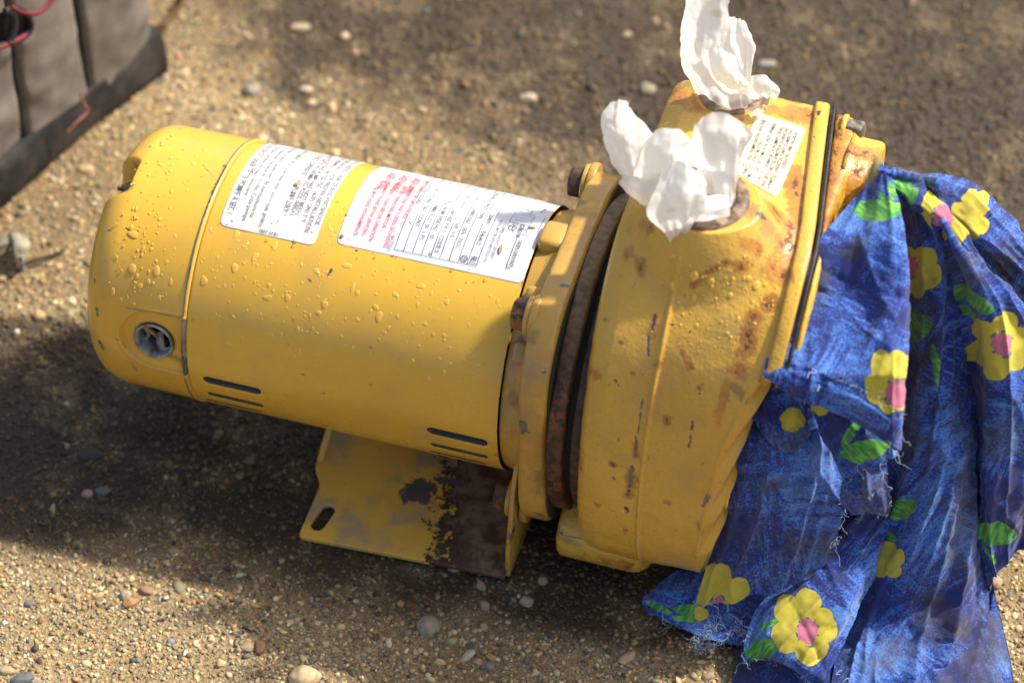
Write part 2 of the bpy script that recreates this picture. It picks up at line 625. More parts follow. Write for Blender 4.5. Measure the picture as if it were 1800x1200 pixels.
def stones(name, n, rfun, sub, mat, seed, inside=True, smooth=True, jt=.13, sink=(-.15, .55)):
    rng = np.random.default_rng(seed)
    V, F = ico(sub)
    # candidates over the patch of ground that the photograph shows (plus a margin for a step to the side)
    x = rng.uniform(-.62, .66, n * 3); y = rng.uniform(-.48, .70, n * 3)
    pts = np.stack([x, y, np.full_like(x, G)], -1)
    q = proj(pts)
    keep = (q[:, 0] > -60) & (q[:, 0] < 1860) & (q[:, 1] > -80) & (q[:, 1] < 1250)
    keep |= rng.random(len(x)) < .10
    x, y = x[keep][:n], y[keep][:n]
    n = len(x)
    r = rfun(rng, n)
    az = rng.uniform(0, 2 * np.pi, n)
    sx, sy, sz = rng.uniform(.8, 1.35, n), rng.uniform(.6, 1.0, n), rng.uniform(.4, .8, n)
    jit = 1 + rng.normal(0, jt, (n, len(V)))
    v = V[None] * jit[..., None]
    v = v * np.stack([sx, sy, sz], -1)[:, None, :] * r[:, None, None]
    tilt = rng.normal(0, .35, n)
    c, s = np.cos(tilt)[:, None], np.sin(tilt)[:, None]
    vx, vz = v[..., 0] * c - v[..., 2] * s, v[..., 0] * s + v[..., 2] * c
    c, s = np.cos(az)[:, None], np.sin(az)[:, None]
    X = vx * c - v[..., 1] * s + x[:, None]
    Y = vx * s + v[..., 1] * c + y[:, None]
    Z = vz + (gh(x, y) + G + r * sz * rng.uniform(sink[0], sink[1], n))[:, None]
    vv = np.stack([X, Y, Z], -1).reshape(-1, 3)
    ff = (F[None] + (np.arange(n) * len(V))[:, None, None]).reshape(-1, 3)
    me = mesh_data(name, vv, ff, smooth)
    ci = rng.choice(len(PAL), n, p=PW)
    col = PAL[ci] * rng.uniform(.5, 1.35, (n, 1)) * rng.normal(1, .05, (n, 3))
    cattr(me, 'grain', np.repeat(np.clip(col, .02, .9), len(V), 0))
    o = link(name, me, mat)
    return o


build_ground()
tag(stones('sand_grains', 64000, lambda r, n: np.clip(r.lognormal(math.log(.00105), .36, n), .0005, .0024), 1, mat_grain, 1, smooth=False, jt=.2),
    'fine tan and grey grit lying all over the ground', 'gravel', kind='stuff')
tag(stones('gravel', 2600, lambda r, n: np.clip(r.lognormal(math.log(.0018), .32, n), .0012, .0045), 2, mat_grain, 2, jt=.12, sink=(-.45, .2), smooth=False),
    'small rounded gravel in tan, orange and slate scattered in the grit', 'gravel', kind='stuff')
tag(stones('grit_chips', 9000, lambda r, n: np.clip(r.lognormal(math.log(.0017), .28, n), .0011, .0032), 1, mat_grain, 3, smooth=False, jt=.24, sink=(-.3, .3)),
    'angular grit chips half buried all over the ground', 'gravel', kind='stuff')
# ---------------------------------------------------------------- the pump
pump = empty('water_pump', (0, 0, G), 'yellow cast iron water pump with cylindrical electric motor standing on the gravel', 'pump')
R = 0.080


def onto(me_o, spots):
    """wear marks: spots = (attribute, (px,py), (px2,py2), radius in m) given where the photograph shows them; stored as falloff on the body"""
    me = me_o.data
    n = len(me.vertices)
    co = np.empty(n * 3, np.float32); me.vertices.foreach_get('co', co); co = co.reshape(-1, 3).astype(float)
    nr = np.empty(n * 3, np.float32); me.vertices.foreach_get('normal', nr); nr = nr.reshape(-1, 3)
    facing = ((CAM - co) * nr).sum(1) > 0
    q = proj(co)
    vals = {}
    for name, a, b, r in spots:
        k = []
        for (px, py) in (a, b):
            d = np.hypot(q[:, 0] - px, q[:, 1] - py) + (~facing) * 1e5
            k.append(co[np.argmin(d)])
        A, B = k
        ab = B - A
        t = np.clip(((co - A) @ ab) / max(ab @ ab, 1e-12), 0, 1)
        d = np.linalg.norm(co - (A + t[:, None] * ab), axis=1)
        rk = r * {'rust': 1.15, 'chip': 1.15}.get(name, 1.0)
        v = np.exp(-(d / rk) ** 2) * {'rust': .80, 'chip': .72}.get(name, 1.0)
        vals[name] = np.maximum(vals.get(name, np.zeros(n)), v)
    for name, v in vals.items():
        if name in me.attributes:
            old = np.empty(n, np.float32); me.attributes[name].data.foreach_get('value', old)
            me.attributes[name].data.foreach_set('value', np.maximum(old, v).astype(np.float32))
        else:
            attr(me, name, v)


def cyl(x, phi, r=R):
    """point on the motor: phi = 0 on top, growing towards the viewer"""
    x, phi = np.broadcast_arrays(np.asarray(x, float), np.asarray(phi, float))
    r = np.broadcast_to(r, x.shape)
    return np.stack([x, -r * np.sin(phi), r * np.cos(phi)], -1)


def cyl_px(px, py):
    """(x, phi) of the motor surface seen at a spot of the photograph"""
    d = ray(px, py)
    a = d[1] ** 2 + d[2] ** 2
    b = 2 * (CAM[1] * d[1] + CAM[2] * d[2])
    c = CAM[1] ** 2 + CAM[2] ** 2 - R ** 2
    t = (-b - math.sqrt(max(b * b - 4 * a * c, 0))) / (2 * a)
    p = CAM + t * d
    return p[0], math.atan2(-p[1], p[2])


def rot_grid(x, rr, nphi, smooth=True):
    phi = np.linspace(0, 2 * np.pi, nphi, endpoint=False)
    X, PH = np.meshgrid(x, phi, indexing='ij')
    return X, PH, np.broadcast_to(np.asarray(rr)[:, None], X.shape).copy()


def slot_sdf(x, phi, a, b, w):
    """signed distance (m) to a capsule on the unrolled shell"""
    A = np.array([a[0], a[1] * R]); B = np.array([b[0], b[1] * R])
    p = np.stack([x, phi * R], -1)
    ab = B - A
    t = np.clip(((p - A) @ ab) / (ab @ ab), 0, 1)
    return np.linalg.norm(p - (A + t[..., None] * ab), axis=-1) - w


# motor shell -----------------------------------------------------
SEAM, END = -0.1865, -0.2555
x = np.concatenate([[SEAM - .001, SEAM, SEAM + .0004], np.linspace(SEAM + .0012, .004, 300)])
rr = np.concatenate([[R - .004, R - .0008, R - .0001], np.full(300, R)])
X, PH, RR = rot_grid(x, rr, 900)
pw = (PH + np.pi) % (2 * np.pi) - np.pi
slot = np.full(X.shape, 1.0)
for (a, b, w_) in [((366, 667), (450, 688), .0023), ((372, 692), (456, 713), .0017), ((760, 757), (848, 778), .0023), ((764, 782), (850, 802), .0017)]:
    xa, pa = cyl_px(*a); xb, pb = cyl_px(*b)
    pm = (pa + pb) / 2
    slot = np.minimum(slot, slot_sdf(X, pw, (xa, pm), (xb, pm), w_))
# two more slots low on the shell
for xc in (-.165, -.025):
    slot = np.minimum(slot, slot_sdf(X, pw, (xc - .014, R_(121)), (xc + .016, R_(121)), .0016))
inn = sstep(.0004, -.0006, slot)
lip = np.exp(-((slot - .0016) / .0008) ** 2) * .00030
RR = RR - .012 * inn - lip
v = cyl(X, PH, RR).reshape(-1, 3)
motor = obj('motor_shell', v, grid_faces(len(x), 900, False, True, flip=True), mat_shell, pump)
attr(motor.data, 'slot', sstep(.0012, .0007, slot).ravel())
onto(motor, [('chip', (578, 484), (584, 471), .0011), ('chip', (543, 490), (546, 493), .0008), ('chip', (624, 440), (627, 441), .001), ('chip', (560, 694), (572, 690), .0006),
             ('chip', (532, 658), (534, 659), .0009), ('chip', (506, 605), (507, 605), .0007), ('grime', (940, 500), (884, 800), .004), 
             ('grime', (340, 560), (360, 720), .0015), ('chip', (885, 700), (881, 760), .0005), ('chip', (938, 480), (925, 540), .0006), ('chip', (925, 560), (905, 640), .0005),
             ('grime', (700, 340), (720, 345), .003), ('rust', (650, 610), (652, 611), .0006), ('rust', (405, 555), (407, 556), .0006), ('rust', (700, 560), (701, 561), .0005)])

# end bell ---------------------------------------------------------
t = np.linspace(0, 1, 150)
L1 = SEAM - END
cr = .021
prof = [(SEAM + .0006, R - .0035), (SEAM - .0002, R - .0002), (SEAM - .0006, R + .0007), (SEAM - .0016, R + .0010), (SEAM - .0026, R + .0008), (SEAM - .0030, R + .0003)]
pb_ = [(SEAM - .0034 - s, R + .0002 - .0012 * (s / L1)) for s in np.linspace(0, L1 - cr - .0036, 90)]
r0 = pb_[-1][1]
arc = [(END + cr - cr * math.sin(a), r0 - cr * 1.0 * (1 - math.cos(a))) for a in np.linspace(0.02, math.pi / 2, 46)]
face_ = [(END - .0008 * k, (r0 - cr) * (1 - k)) for k in np.linspace(0.02, 1, 24)]
prof = np.array(prof + pb_ + arc + face_)
X, PH, RR = rot_grid(prof[:, 0], prof[:, 1], 720)
pw = (PH + np.pi) % (2 * np.pi) - np.pi
B = cyl(X, PH, RR)
# keyhole pad with the conduit hole, recessed in the side
hx, hp = cyl_px(268, 603)
hp0 = hp
du, dv = X - hx, (pw - hp) * R
padr = .0205
pad = np.where(du > 0, np.abs(dv) - padr - .10 * du * 0, np.hypot(du, dv) - padr)
hole = np.hypot(du, dv) - .0114
pn = np.array([0, -math.sin(hp), math.cos(hp)])
PC = cyl(hx, hp, R - .0015)
depth = (B - PC) @ pn
inpad = sstep(.0008, -.0010, pad)
B = B - (inpad * (depth - (.0006 - .0028)))[..., None] * pn * (pad < .002)[..., None]
groove = np.exp(-((pad + .0002) / .0007) ** 2) * .0007
nrm = B * np.array([0, 1, 1.0]); nrm /= np.linalg.norm(nrm, axis=-1, keepdims=True) + 1e-9
side = (X > END + .004)[..., None]
B = B - nrm * groove[..., None] * side
B = B + nrm * (np.exp(-((pad - .0016) / .0009) ** 2) * .0005)[..., None] * side
boss_ = np.exp(-((hole - .0028) / .0016) ** 2) * .0006
B = B + pn * boss_[..., None]
B = B - pn * (sstep(.0006, -.0008, hole) * .020)[..., None] * (RR > .03)[..., None]
# bolt recesses pressed into the end corners
for k, ph in enumerate((R_(9), R_(129), R_(-111))):
    cdir = np.array([0, -math.sin(ph), math.cos(ph)])
    ctr = cdir * .060
    lat = B[..., 1] * cdir[2] - B[..., 2] * cdir[1]
    rad_ = B @ cdir
    dist = np.where(rad_ > .060, np.abs(lat), np.hypot(lat, rad_ - .060)) - .0120
    tgt = END + .0170
    mask = sstep(.004, -.004, dist) * (rad_ > 0) * sstep(END + .034, END + .022, B[..., 0])
    B[..., 0] = B[..., 0] + mask * np.clip(tgt - B[..., 0], 0, None)
bell = obj('end_bell', B.reshape(-1, 3), grid_faces(len(prof), 720, False, True), mat_shell, pump)
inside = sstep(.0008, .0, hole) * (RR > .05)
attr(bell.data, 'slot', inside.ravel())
onto(bell, [('chip', (175, 600), (180, 612), .0019), ('chip', (170, 545), (172, 556), .0016), ('chip', (313, 227), (318, 227), .0012), ('chip', (190, 406), (194, 406), .0008), ('chip', (166, 490), (167, 500), .0009),
            ('chip', (357, 292), (385, 320), .00065), ('chip', (394, 290), (372, 340), .0008), ('chip', (322, 572), (327, 577), .0014), ('chip', (323, 640), (326, 660), .0007), ('chip', (245, 580), (262, 574), .0009),
            ('grime', (300, 625), (330, 640), .003), ('chip', (222, 400), (224, 404), .0007), ('chip', (202, 596), (208, 597), .0006), ('grime', (222, 540), (330, 560), .0014), ('grime', (215, 600), (240, 650), .0015),
            ('grime', (236, 290), (228, 330), .004), ('chip', (358, 310), (351, 312), .0004)])
# bare line of the seam between shell and bell
a = np.linspace(0, 2 * np.pi, 400, endpoint=False)
ring = np.concatenate([cyl(np.full(400, SEAM + .00035), a, R - .0016), cyl(np.full(400, SEAM - .0016), a, R + .00112), cyl(np.full(400, SEAM - .0026), a, R + .00094), cyl(np.full(400, SEAM - .0030), a, R - .001)])
m = M('seam_bare_metal')
k = m.mr(m.add(m.noise(60, 3, .6), m.mul(m.sep(m.co, 2), 1.0)), .50, .56)
mat_seam = m.fin(m.mix(k, m.mix(m.mr(m.noise(30, 2), .4, .6), (.16, .13, .09), (.07, .055, .035)), m.mix(m.noise(200, 3), (.15, .13, .10), (.36, .33, .27))), .5)
obj('seam_band', ring, grid_faces(4, 400, False, True, flip=True), mat_seam, pump)

# conduit hole: liner, wires
hn = pn; hu = np.array([1.0, 0, 0]); hw = np.cross(hn, hu)
PC = cyl(hx, hp, R - .0036)
pts = [(0.0122, .0010), (.0125, .0022), (.0116, .0027), (.0106, .0020), (.0103, -.004), (.0100, -.013)]
a = np.linspace(0, 2 * np.pi, 48, endpoint=False)
v = np.concatenate([PC + r_ * (np.cos(a)[:, None] * hu + np.sin(a)[:, None] * hw) + h_ * hn for r_, h_ in pts])
conduit = obj('conduit_opening', v, grid_faces(len(pts), 48, False, True, flip=True), mat_liner, pump)


def strip(pts, wid, mat, name, parent, wdir):
    c = catmull(pts, 14)
    wv = np.asarray(wdir) * wid / 2
    v = np.concatenate([c - wv, c + wv, c + wv + hn * -.0006, c - wv + hn * -.0006])
    return obj(name, v, grid_faces(4, 14, True, False), mat, parent)


def hp_(u, w, h): return PC + hu * u + hw * w + hn * h


strip([hp_(.010, .006, -.001), hp_(.004, .006, -.002), hp_(.002, -.001, -.003), hp_(.0035, -.009, -.002)], .006, mat_liner, 'bent_tab', pump, (hu * .8 + hw * .5))
strip([hp_(.0095, -.005, -.001), hp_(.005, -.008, -.0015), hp_(.001, -.009, -.003)], .005, mat_liner, 'bent_tab', pump, (hu * .3 + hw * .9))
v, f = tube(catmull([hp_(-.009, .006, -.003), hp_(-.002, -.001, -.006), hp_(.004, -.007, -.006)], 12), .0016, 8)
obj('wire', v, f, mat_wire, pump)
v, f = tube(catmull([hp_(-.0075, .009, -.003), hp_(-.006, .0, -.005), hp_(-.008, -.006, -.007)], 12), .0014, 8)
obj('wire', v, f, mat_liner, pump)


def hexbolt(name, c, ax, r, h, mat, parent, rot=0.3, washer=0.0, wmat=None):
    ax = np.asarray(ax, float); ax /= np.linalg.norm(ax)
    u = np.cross(ax, [0.3, .2, .9]); u /= np.linalg.norm(u); w_ = np.cross(ax, u)
    c = np.asarray(c, float)

    def put(v):
        return c + v[:, :1] * ax + v[:, 1:2] * u + v[:, 2:3] * w_
    o2 = rounded_outline([(r * math.cos(rot + k * math.pi / 3), r * math.sin(rot + k * math.pi / 3)) for k in range(6)], r * .22, 4)
    v, f = slab(o2, [(washer, 0), (washer + h * .8, 0), (washer + h * .95, r * .05), (washer + h, r * .14)])
    b = obj(name, put(v), f, mat, parent)
    for p_ in b.data.polygons: p_.use_smooth = False
    if washer:
        v, f = slab(circle(0, 0, r * 1.22, 32), bev(0, washer, washer * .25))
        obj('washer', put(v), f, wmat or mat, b if parent is None else parent)
    return b


# through bolts of the motor in the pressed recesses
for ph in (R_(9), R_(129), R_(-111)):
    cdir = np.array([0, -math.sin(ph), math.cos(ph)])
    hexbolt('through_bolt', cdir * .0620 + np.array([END + .0125, 0, 0]), (-1, 0, 0), .0046, .0040, mat_iron, pump)
    v, f = tube(np.stack([cdir * .0620 + np.array([END + .021 - q, 0, 0]) for q in (0, .008, .0170)]), .0019, 10)
    obj('through_bolt', v, f, mat_iron, pump)

# adapter neck + mounting flange ------------------------------------
xa = [.0042, .0046, .0075, .012, .0165, .0185]
ra = [.074, .0775, .0782, .0795, .082, .0825]
X, PH, RR = rot_grid(np.interp(np.linspace(0, 5, 40), range(6), xa), np.interp(np.linspace(0, 5, 40), range(6), ra), 360)
neck = obj('adapter_neck', cyl(X, PH, RR).reshape(-1, 3), grid_faces(40, 360, False, True, flip=True), mat_flange, pump)
onto(neck, [('grime', (965, 400), (905, 700), .006), ('grime', (915, 600), (912, 625), .005), ('chip', (930, 520), (925, 580), .001), ('chip', (900, 640), (890, 760), .0004)])


def flange_outline(h, c, cut):
    return rounded_outline([(h, -h + c), (h, h - c), (h - c, h), (-h + c, h), (-h, h - c), (-h, -h + c), (-h + c, -h), (h - c, -h)], cut, 7)


FX0, FX1 = .0185, .0355
fo = flange_outline(.0885, .030, .022)
v, f = slab(fo, bev(FX0, FX1, .0030), n=420)
v2 = np.concatenate([v.reshape(-1, 420, 3)])
flange = obj('mounting_flange', v, f, mat_flange, pump)
onto(flange, [('chip', (1085, 320), (952, 940), .0011), ('grime', (938, 830), (945, 925), .003), ('chip', (922, 740), (926, 760), .0022), ('grime', (1000, 350), (1050, 380), .003), ('chip', (1000, 345), (1003, 347), .0008),
              ('chip', (962, 478), (966, 484), .0009), ('chip', (993, 500), (994, 503), .0006), ('chip', (958, 655), (960, 656), .0006), ('grime', (945, 585), (945, 600), .004), ('chip', (930, 915), (948, 905), .0022), ('chip', (1014, 345), (1090, 300), .0003)])
BOLTS = [(-.051, .074), (.064, .071), (-.066, -.068), (.064, -.068)]
for i, (by, bz) in enumerate(BOLTS):
    # ear that carries the bolt
    o2 = circle(by, bz, .0135, 40)
    v, f = slab(o2, bev(FX0 - .0018, FX0 + .003, .0010))
    ear = obj('bolt_ear', v, f, mat_flange, pump)
    xx = FX0 - .0019 if i != 2 else .0105
    hexbolt('flange_bolt', (xx, by, bz), (-1, 0, 0), .0098, .0082, mat_bolt if i != 1 else mat_darkrust, pump, .3 + i, .0032, mat_flange)
# raised lugs on the neck between the bolts
for (px, py, dph, r0_, r1_, x0_) in ((1000, 400, 8.5, .070, .0868, .0045), (937, 515, 4.5, .070, .0845, .0075), (915, 620, 6.0, .070, .0835, .0075)):
    q = P(px, py, x=.012)
    ph = math.atan2(-q[1], q[2]) if px < 1000 else R_(-4)
    d1, d2 = ph - R_(dph), ph + R_(dph)
    poly = [(-r * math.sin(a), r * math.cos(a)) for r, a in ((r0_, d1), (r1_, d1 + R_(1.2)), (r1_ + .0006, ph), (r1_, d2 - R_(1.2)), (r0_, d2))]
    v, f = slab(rounded_outline(poly, .0045, 6), [(x0_, .0035), (x0_ + .0008, .0014), (x0_ + .0030, .0002), (FX0 + .002, 0), (FX0 + .003, .001)], n=80)
    obj('neck_lug', v, f, mat_flange, pump)

# gasket, rusty seal plate rings
v, f = slab(fo, bev(FX1 + .0002, FX1 + .0013, .0004, .0022), n=300)
obj('green_gasket', v, f, M('gasket').fin((.028, .030, .020), .8), pump)
a = np.linspace(0, 2 * np.pi, 360, endpoint=False)


def disc(name, x0, x1, r, mat, b=.0012, yz=(0, 0)):
    v, f = slab(circle(yz[0], yz[1], r, 360), bev(x0, x1, b))
    return obj(name, v, f, mat, pump)


disc('seal_plate', FX1 + .0014, .0465, .0945, mat_rust, .0016)
disc('seal_plate_groove', .0460, .0515, .0875, mat_dark, .0005)
disc('seal_plate', .0505, .0575, .0915, mat_darkrust, .0012)

# volute casing ------------------------------------------------------
CAS = np.array([(.105, .10), (.1075, .122), (.101, .135), (.085, .139), (.05, .139), (.015, .139), (-.018, .137), (-.042, .128), (-.062, .112), (-.080, .088), (-.092, .060), (-.1005, .028),
                (-.1035, -.008), (-.101, -.040), (-.092, -.066), (-.072, -.088), (-.045, -.100), (-.01, -.104), (.035, -.102), (.07, -.09), (.095, -.06), (.105, -.02), (.105, .04)])
cas_o = even(catmull(CAS, 2400, True), 1300)


def edge_dx(y, z):
    """how far the cover side of the casing leans out or in at this place of its outline"""
    fr_ = sstep(.03, -.05, y) * sstep(.145, .10, z)
    top = np.interp(y, [-.06, -.02, .0, .05, .105], [.0095, .0085, .0065, -.001, -.009])
    frt = np.interp(z, [-.1, -.03, .046, .085, .10, .14], [-.020, -.0170, -.0090, .0015, .0080, .009])
    return top * (1 - fr_) + frt * fr_


def shear(v, k=.10):
    v = np.array(v, float)
    wgt = sstep(.085, .15, v[:, 0])
    v[:, 0] += edge_dx(v[:, 1], v[:, 2]) * wgt
    return v


xs = [(.0560, .016), (.0562, .011), (.0572, .007), (.0592, .0038), (.0625, .0016), (.068, .0005)]
xs += [(q, .0000) for q in np.linspace(.0695, .0945, 38)]
xs += [(.0952, -.0004), (.0956, -.0013), (.0964, -.0015), (.0972, -.0013), (.0976, -.0002)]
xs += [(q, .0002 + .0012 * (q - .0976) / .05) for q in np.linspace(.0985, .1485, 76)]
v, f = slab(cas_o, xs, centre=(0, 0))
d = np.array(v)
ctr_r = np.hypot(d[:, 1], d[:, 2])
nn = vnoise(d, 70, 4, 2) * .0005
d += (d * np.array([0, 1, 1])) / (ctr_r[:, None] + 1e-6) * nn[:, None]
# priming boss grows out of the roof of the casing with a soft fillet
PB = P(1236, 344, z=.158)
PB2 = P(1286, 160, z=.1425)[:2]
for (cx, cy, rt, h, rf) in ((PB[0], PB[1], .0268, .0175, .022), (PB2[0], PB2[1], .0210, .002, .006)):
    dd = np.hypot(d[:, 0] - cx, d[:, 1] - cy)
    s = np.clip((dd - rt) / rf, 0, 1)
    raise_ = h * (1 - s) ** 2.2 * (dd < rt + rf)
    topz = .139 + raise_
    up_ = (d[:, 2] > .03)
    want = np.where(up_, np.maximum(0, topz - .139 + (0.139 - d[:, 2]) * (1 - sstep(rt, rt + rf * .8, dd))), 0)
    d[:, 2] += want * sstep(.03, .09, d[:, 2])
    d[:, 2] -= .035 * sstep(rt - .0065, rt - .0085, dd) * (d[:, 2] > .10)
v = shear(d)
casing = obj('volute_casing', v, f, mat_cast, pump)
onto(casing, [
    # worn parting line
    ('chip', (1152, 552), (1147, 580), .0014), ('chip', (1140, 590), (1141, 625), .0010), ('rust', (1150, 560), (1146, 590), .0030), ('chip', (1130, 700), (1122, 760), .0007), ('chip', (1119, 770), (1116, 800), .0013),
    ('chip', (1112, 820), (1104, 870), .0015), ('rust', (1112, 830), (1105, 870), .003), ('rust', (1118, 780), (1116, 800), .0025), ('chip', (1101, 893), (1103, 900), .0020), ('chip', (1165, 500), (1158, 545), .0004), ('rust', (1100, 930), (1100, 1000), .0015),
    # rust blooms
    ('rust', (1040, 652), (1046, 662), .0034), ('rust', (1023, 640), (1026, 700), .0020), ('rust', (1200, 618), (1216, 645), .0020), ('rust', (1228, 680), (1230, 682), .0018), ('rust', (1180, 460), (1240, 498), .0001),
    ('rust', (1218, 500), (1236, 484), .0024), ('rust', (1240, 480), (1262, 470), .0016), ('rust', (1270, 462), (1276, 462), .002), ('rust', (1255, 418), (1262, 412), .0018), ('rust', (1380, 420), (1358, 480), .0065), ('rust', (1390, 395), (1380, 440), .004),
    ('rust', (1300, 640), (1292, 655), .0045), ('rust', (1280, 670), (1270, 700), .003), ('rust', (1262, 745), (1268, 712), .0026), ('rust', (1262, 722), (1262, 724), .0025), ('rust', (1016, 812), (1020, 822), .0022), ('rust', (1077, 815), (1080, 818), .0022), ('rust', (1048, 886), (1050, 888), .002),
    ('rust', (1172, 880), (1173, 884), .0022), ('rust', (1172, 735), (1173, 742), .0020), ('rust', (1110, 655), (1112, 656), .0014), ('rust', (1160, 640), (1162, 642), .0017), ('rust', (1022, 729), (1024, 730), .0018),
    ('chip', (1080, 668), (1088, 678), .0012), ('chip', (1217, 740), (1216, 755), .0010), ('chip', (1214, 765), (1211, 785), .0013), ('chip', (1232, 675), (1234, 677), .0011), ('chip', (1229, 690), (1230, 697), .0008), ('chip', (1176, 570), (1186, 571), .0007),
    ('chip', (1211, 583), (1212, 584), .0008), ('chip', (1245, 628), (1246, 630), .0006), ('chip', (1088, 770), (1090, 822), .0003), ('chip', (1245, 870), (1238, 890), .0018), ('chip', (1078, 840), (1079, 842), .0008), ('grime', (1230, 920), (1240, 940), .003),
    ('rust', (1225, 180), (1280, 192), .0060), ('rust', (1205, 190), (1215, 192), .002), ('grime', (1170, 160), (1300, 185), .013), ('rust', (1148, 205), (1150, 215), .0012), ('rust', (1175, 180), (1185, 183), .0013),
    ('grime', (1325, 370), (1350, 400), .007), ('chip', (1330, 375), (1345, 385), .0022), ('rust', (1345, 352), (1390, 395), .0065), ('rust', (1388, 420), (1384, 450), .0075), ('rust', (1374, 480), (1372, 492), .005), ('rust', (1250, 350), (1260, 352), .001), ('rust', (1352, 530), (1350, 536), .004), ('rust', (1300, 470), (1304, 474), .004), ('rust', (1395, 300), (1400, 380), .005), ('rust', (1310, 425), (1330, 440), .004), ('rust', (1165, 155), (1200, 175), .005), ('rust', (1210, 180), (1290, 200), .006), ('rust', (1330, 185), (1420, 205), .006), ('rust', (1020, 600), (1010, 800), .004), ('rust', (1325, 560), (1310, 620), .005), ('rust', (1100, 440), (1104, 446), .0035), ('rust', (1125, 460), (1128, 475), .004), ('rust', (1130, 395), (1142, 400), .004),
    ('rust', (1225, 398), (1300, 375), .003), ('rust', (1420, 195), (1425, 200), .003), ('rust', (1385, 175), (1400, 180), .003), ('grime', (1395, 190), (1430, 215), .007), ('chip', (1013, 640), (1035, 560), .0005), ('grime', (1005, 900), (1060, 980), .004),
    ('grime', (1290, 680), (1310, 700), .004), ('rust', (1186, 1020), (1190, 1024), .0001), ('rust', (1060, 560), (1062, 562), .001), ('rust', (1090, 600), (1091, 602), .001)])

# rim plate on the cover side: follows the casing, ends in a step low on the front
rim_pts = [p for p in CAS]
ro = even(catmull(CAS * 1.0, 600, True), 480)
nr_ = np.array(ro)
out = np.where(ro[:, 1] > .062, .0022, 0) * 1.0
lowc = sstep(.094, .087, ro[:, 1]) * sstep(.06, .02, ro[:, 0])
ctr = np.linalg.norm(ro, axis=1)
ro2 = ro * (1 + (.002 - .034 * lowc) / ctr)[:, None]
v, f = slab(ro2, [(.1480, .002), (.1484, .0004), (.1500, 0), (.1545, 0), (.1562, .0006), (.1566, .003)], centre=(0, 0))
rim = obj('casing_rim', shear(v), f, mat_cast, pump)
onto(rim, [('chip', (1440, 195), (1400, 400), .0011), ('chip', (1396, 420), (1340, 640), .0014), ('rust', (1400, 380), (1335, 660), .0030), ('rust', (1385, 480), (1360, 590), .003)])
# cooling ribs on the lower part of the cover face (seen edge-on)
YO = lambda z: np.interp(z, [-.105, -.09, -.066, -.040, -.008, .028, .060, .088, .10], [-.035, -.070, -.092, -.101, -.1035, -.1005, -.092, -.080, -.072])
nz_, nv_ = 260, 60
Zr, Vr = np.meshgrid(np.linspace(.0915, -.0985, nz_), np.linspace(0, 1, nv_), indexing='ij')
ph_ = (Zr - Vr * .050) / .036
saw = (ph_ % 1.0)
ridge = np.where(saw < .78, saw / .78, (1 - saw) / .22)          # long flank, short drop
ridge = ridge ** 1.3
Yr = YO(Zr) + .0004 + .040 * Vr ** 1.25
Xr = .1462 + .0085 * np.clip(Vr * 2.2, 0, 1) ** .6 + ridge * .0048 * np.clip(Vr * 6, 0, 1) * (1 - .5 * Vr)
Zi = Zr * (1 - .25 * Vr)
v = shear(np.stack([Xr, Yr, Zi], -1).reshape(-1, 3))
v = np.concatenate([v, v + [-.006, .004, 0]])
idx = np.arange(nz_ * nv_).reshape(nz_, nv_)
loop = np.concatenate([idx[0, :], idx[1:, -1], idx[-1, -2::-1], idx[-2:0:-1, 0]]); l2 = np.roll(loop, -1); n0 = nz_ * nv_
ribbed = obj('ribbed_face', v, [grid_faces(nz_, nv_, flip=True), grid_faces(nz_, nv_) + n0, np.stack([l2, loop, loop + n0, l2 + n0], -1)], mat_cast, pump)
onto(ribbed, [('chip', (1245, 870), (1250, 880), .002), ('grime', (1280, 800), (1290, 810), .005), ('grime', (1250, 930), (1250, 960), .006)])

# black gasket, cover, its bolt and the suction boss
go = even(ro * (1 - (.004 + .034 * lowc + .009 * sstep(.035, -.005, ro[:, 0])) / ctr)[:, None], 360)
v, f = slab(go, bev(.1568, .1600, .0008), centre=(0, 0))
obj('cover_gasket', shear(v), f, mat_rubber, pump)
co_ = ro * (1 - (.003 + .010 * sstep(.12, .08, ro[:, 1]) + .03 * lowc) / ctr)[:, None]
v, f = slab(even(co_, 360), [(.1602, .003), (.1606, .001), (.162, 0), (.170, .0005), (.1735, .0025), (.1745, .006), (.1765, .016), (.178, .03)], centre=(0, 0))
v += (vnoise(v, 60, 9, 2) * .0007)[:, None]
v[:, 0] = .1602 + (v[:, 0] - .1602) * (.22 + .78 * sstep(.0, .075, v[:, 1]))
cover = obj('front_cover', shear(v), f, mat_cover, pump)
onto(cover, [('rust', (1470, 230), (1440, 330), .011), ('rust', (1450, 340), (1425, 430), .010), ('grime', (1460, 300), (1420, 440), .010), ('rust', (1475, 205), (1480, 250), .008), ('rust', (1460, 240), (1440, 330), .006), ('rust', (1468, 285), (1474, 290), .004), ('grime', (1465, 198), (1480, 200), .003), ('rust', (1430, 400), (1450, 420), .008), ('chip', (1470, 200), (1478, 203), .0014)])
# ring pulled out of the cover just behind the rim plate: dark rubber seal bead
seal = even(ro * (1 + .0012 / ctr)[:, None], 300)
selc = [p for p in seal if p[1] > .015]
selc = [p for p in seal if (p[1] > .098 and p[0] < .108)]
selc.sort(key=lambda p: -p[0])
pth = shear(np.stack([np.full(len(selc), .1590), [p[0] for p in selc], [p[1] for p in selc]], -1))
v, f = tube(even(pth, 80, False), .0012, 8)
obj('seal_bead', v, f, mat_rubber, pump)

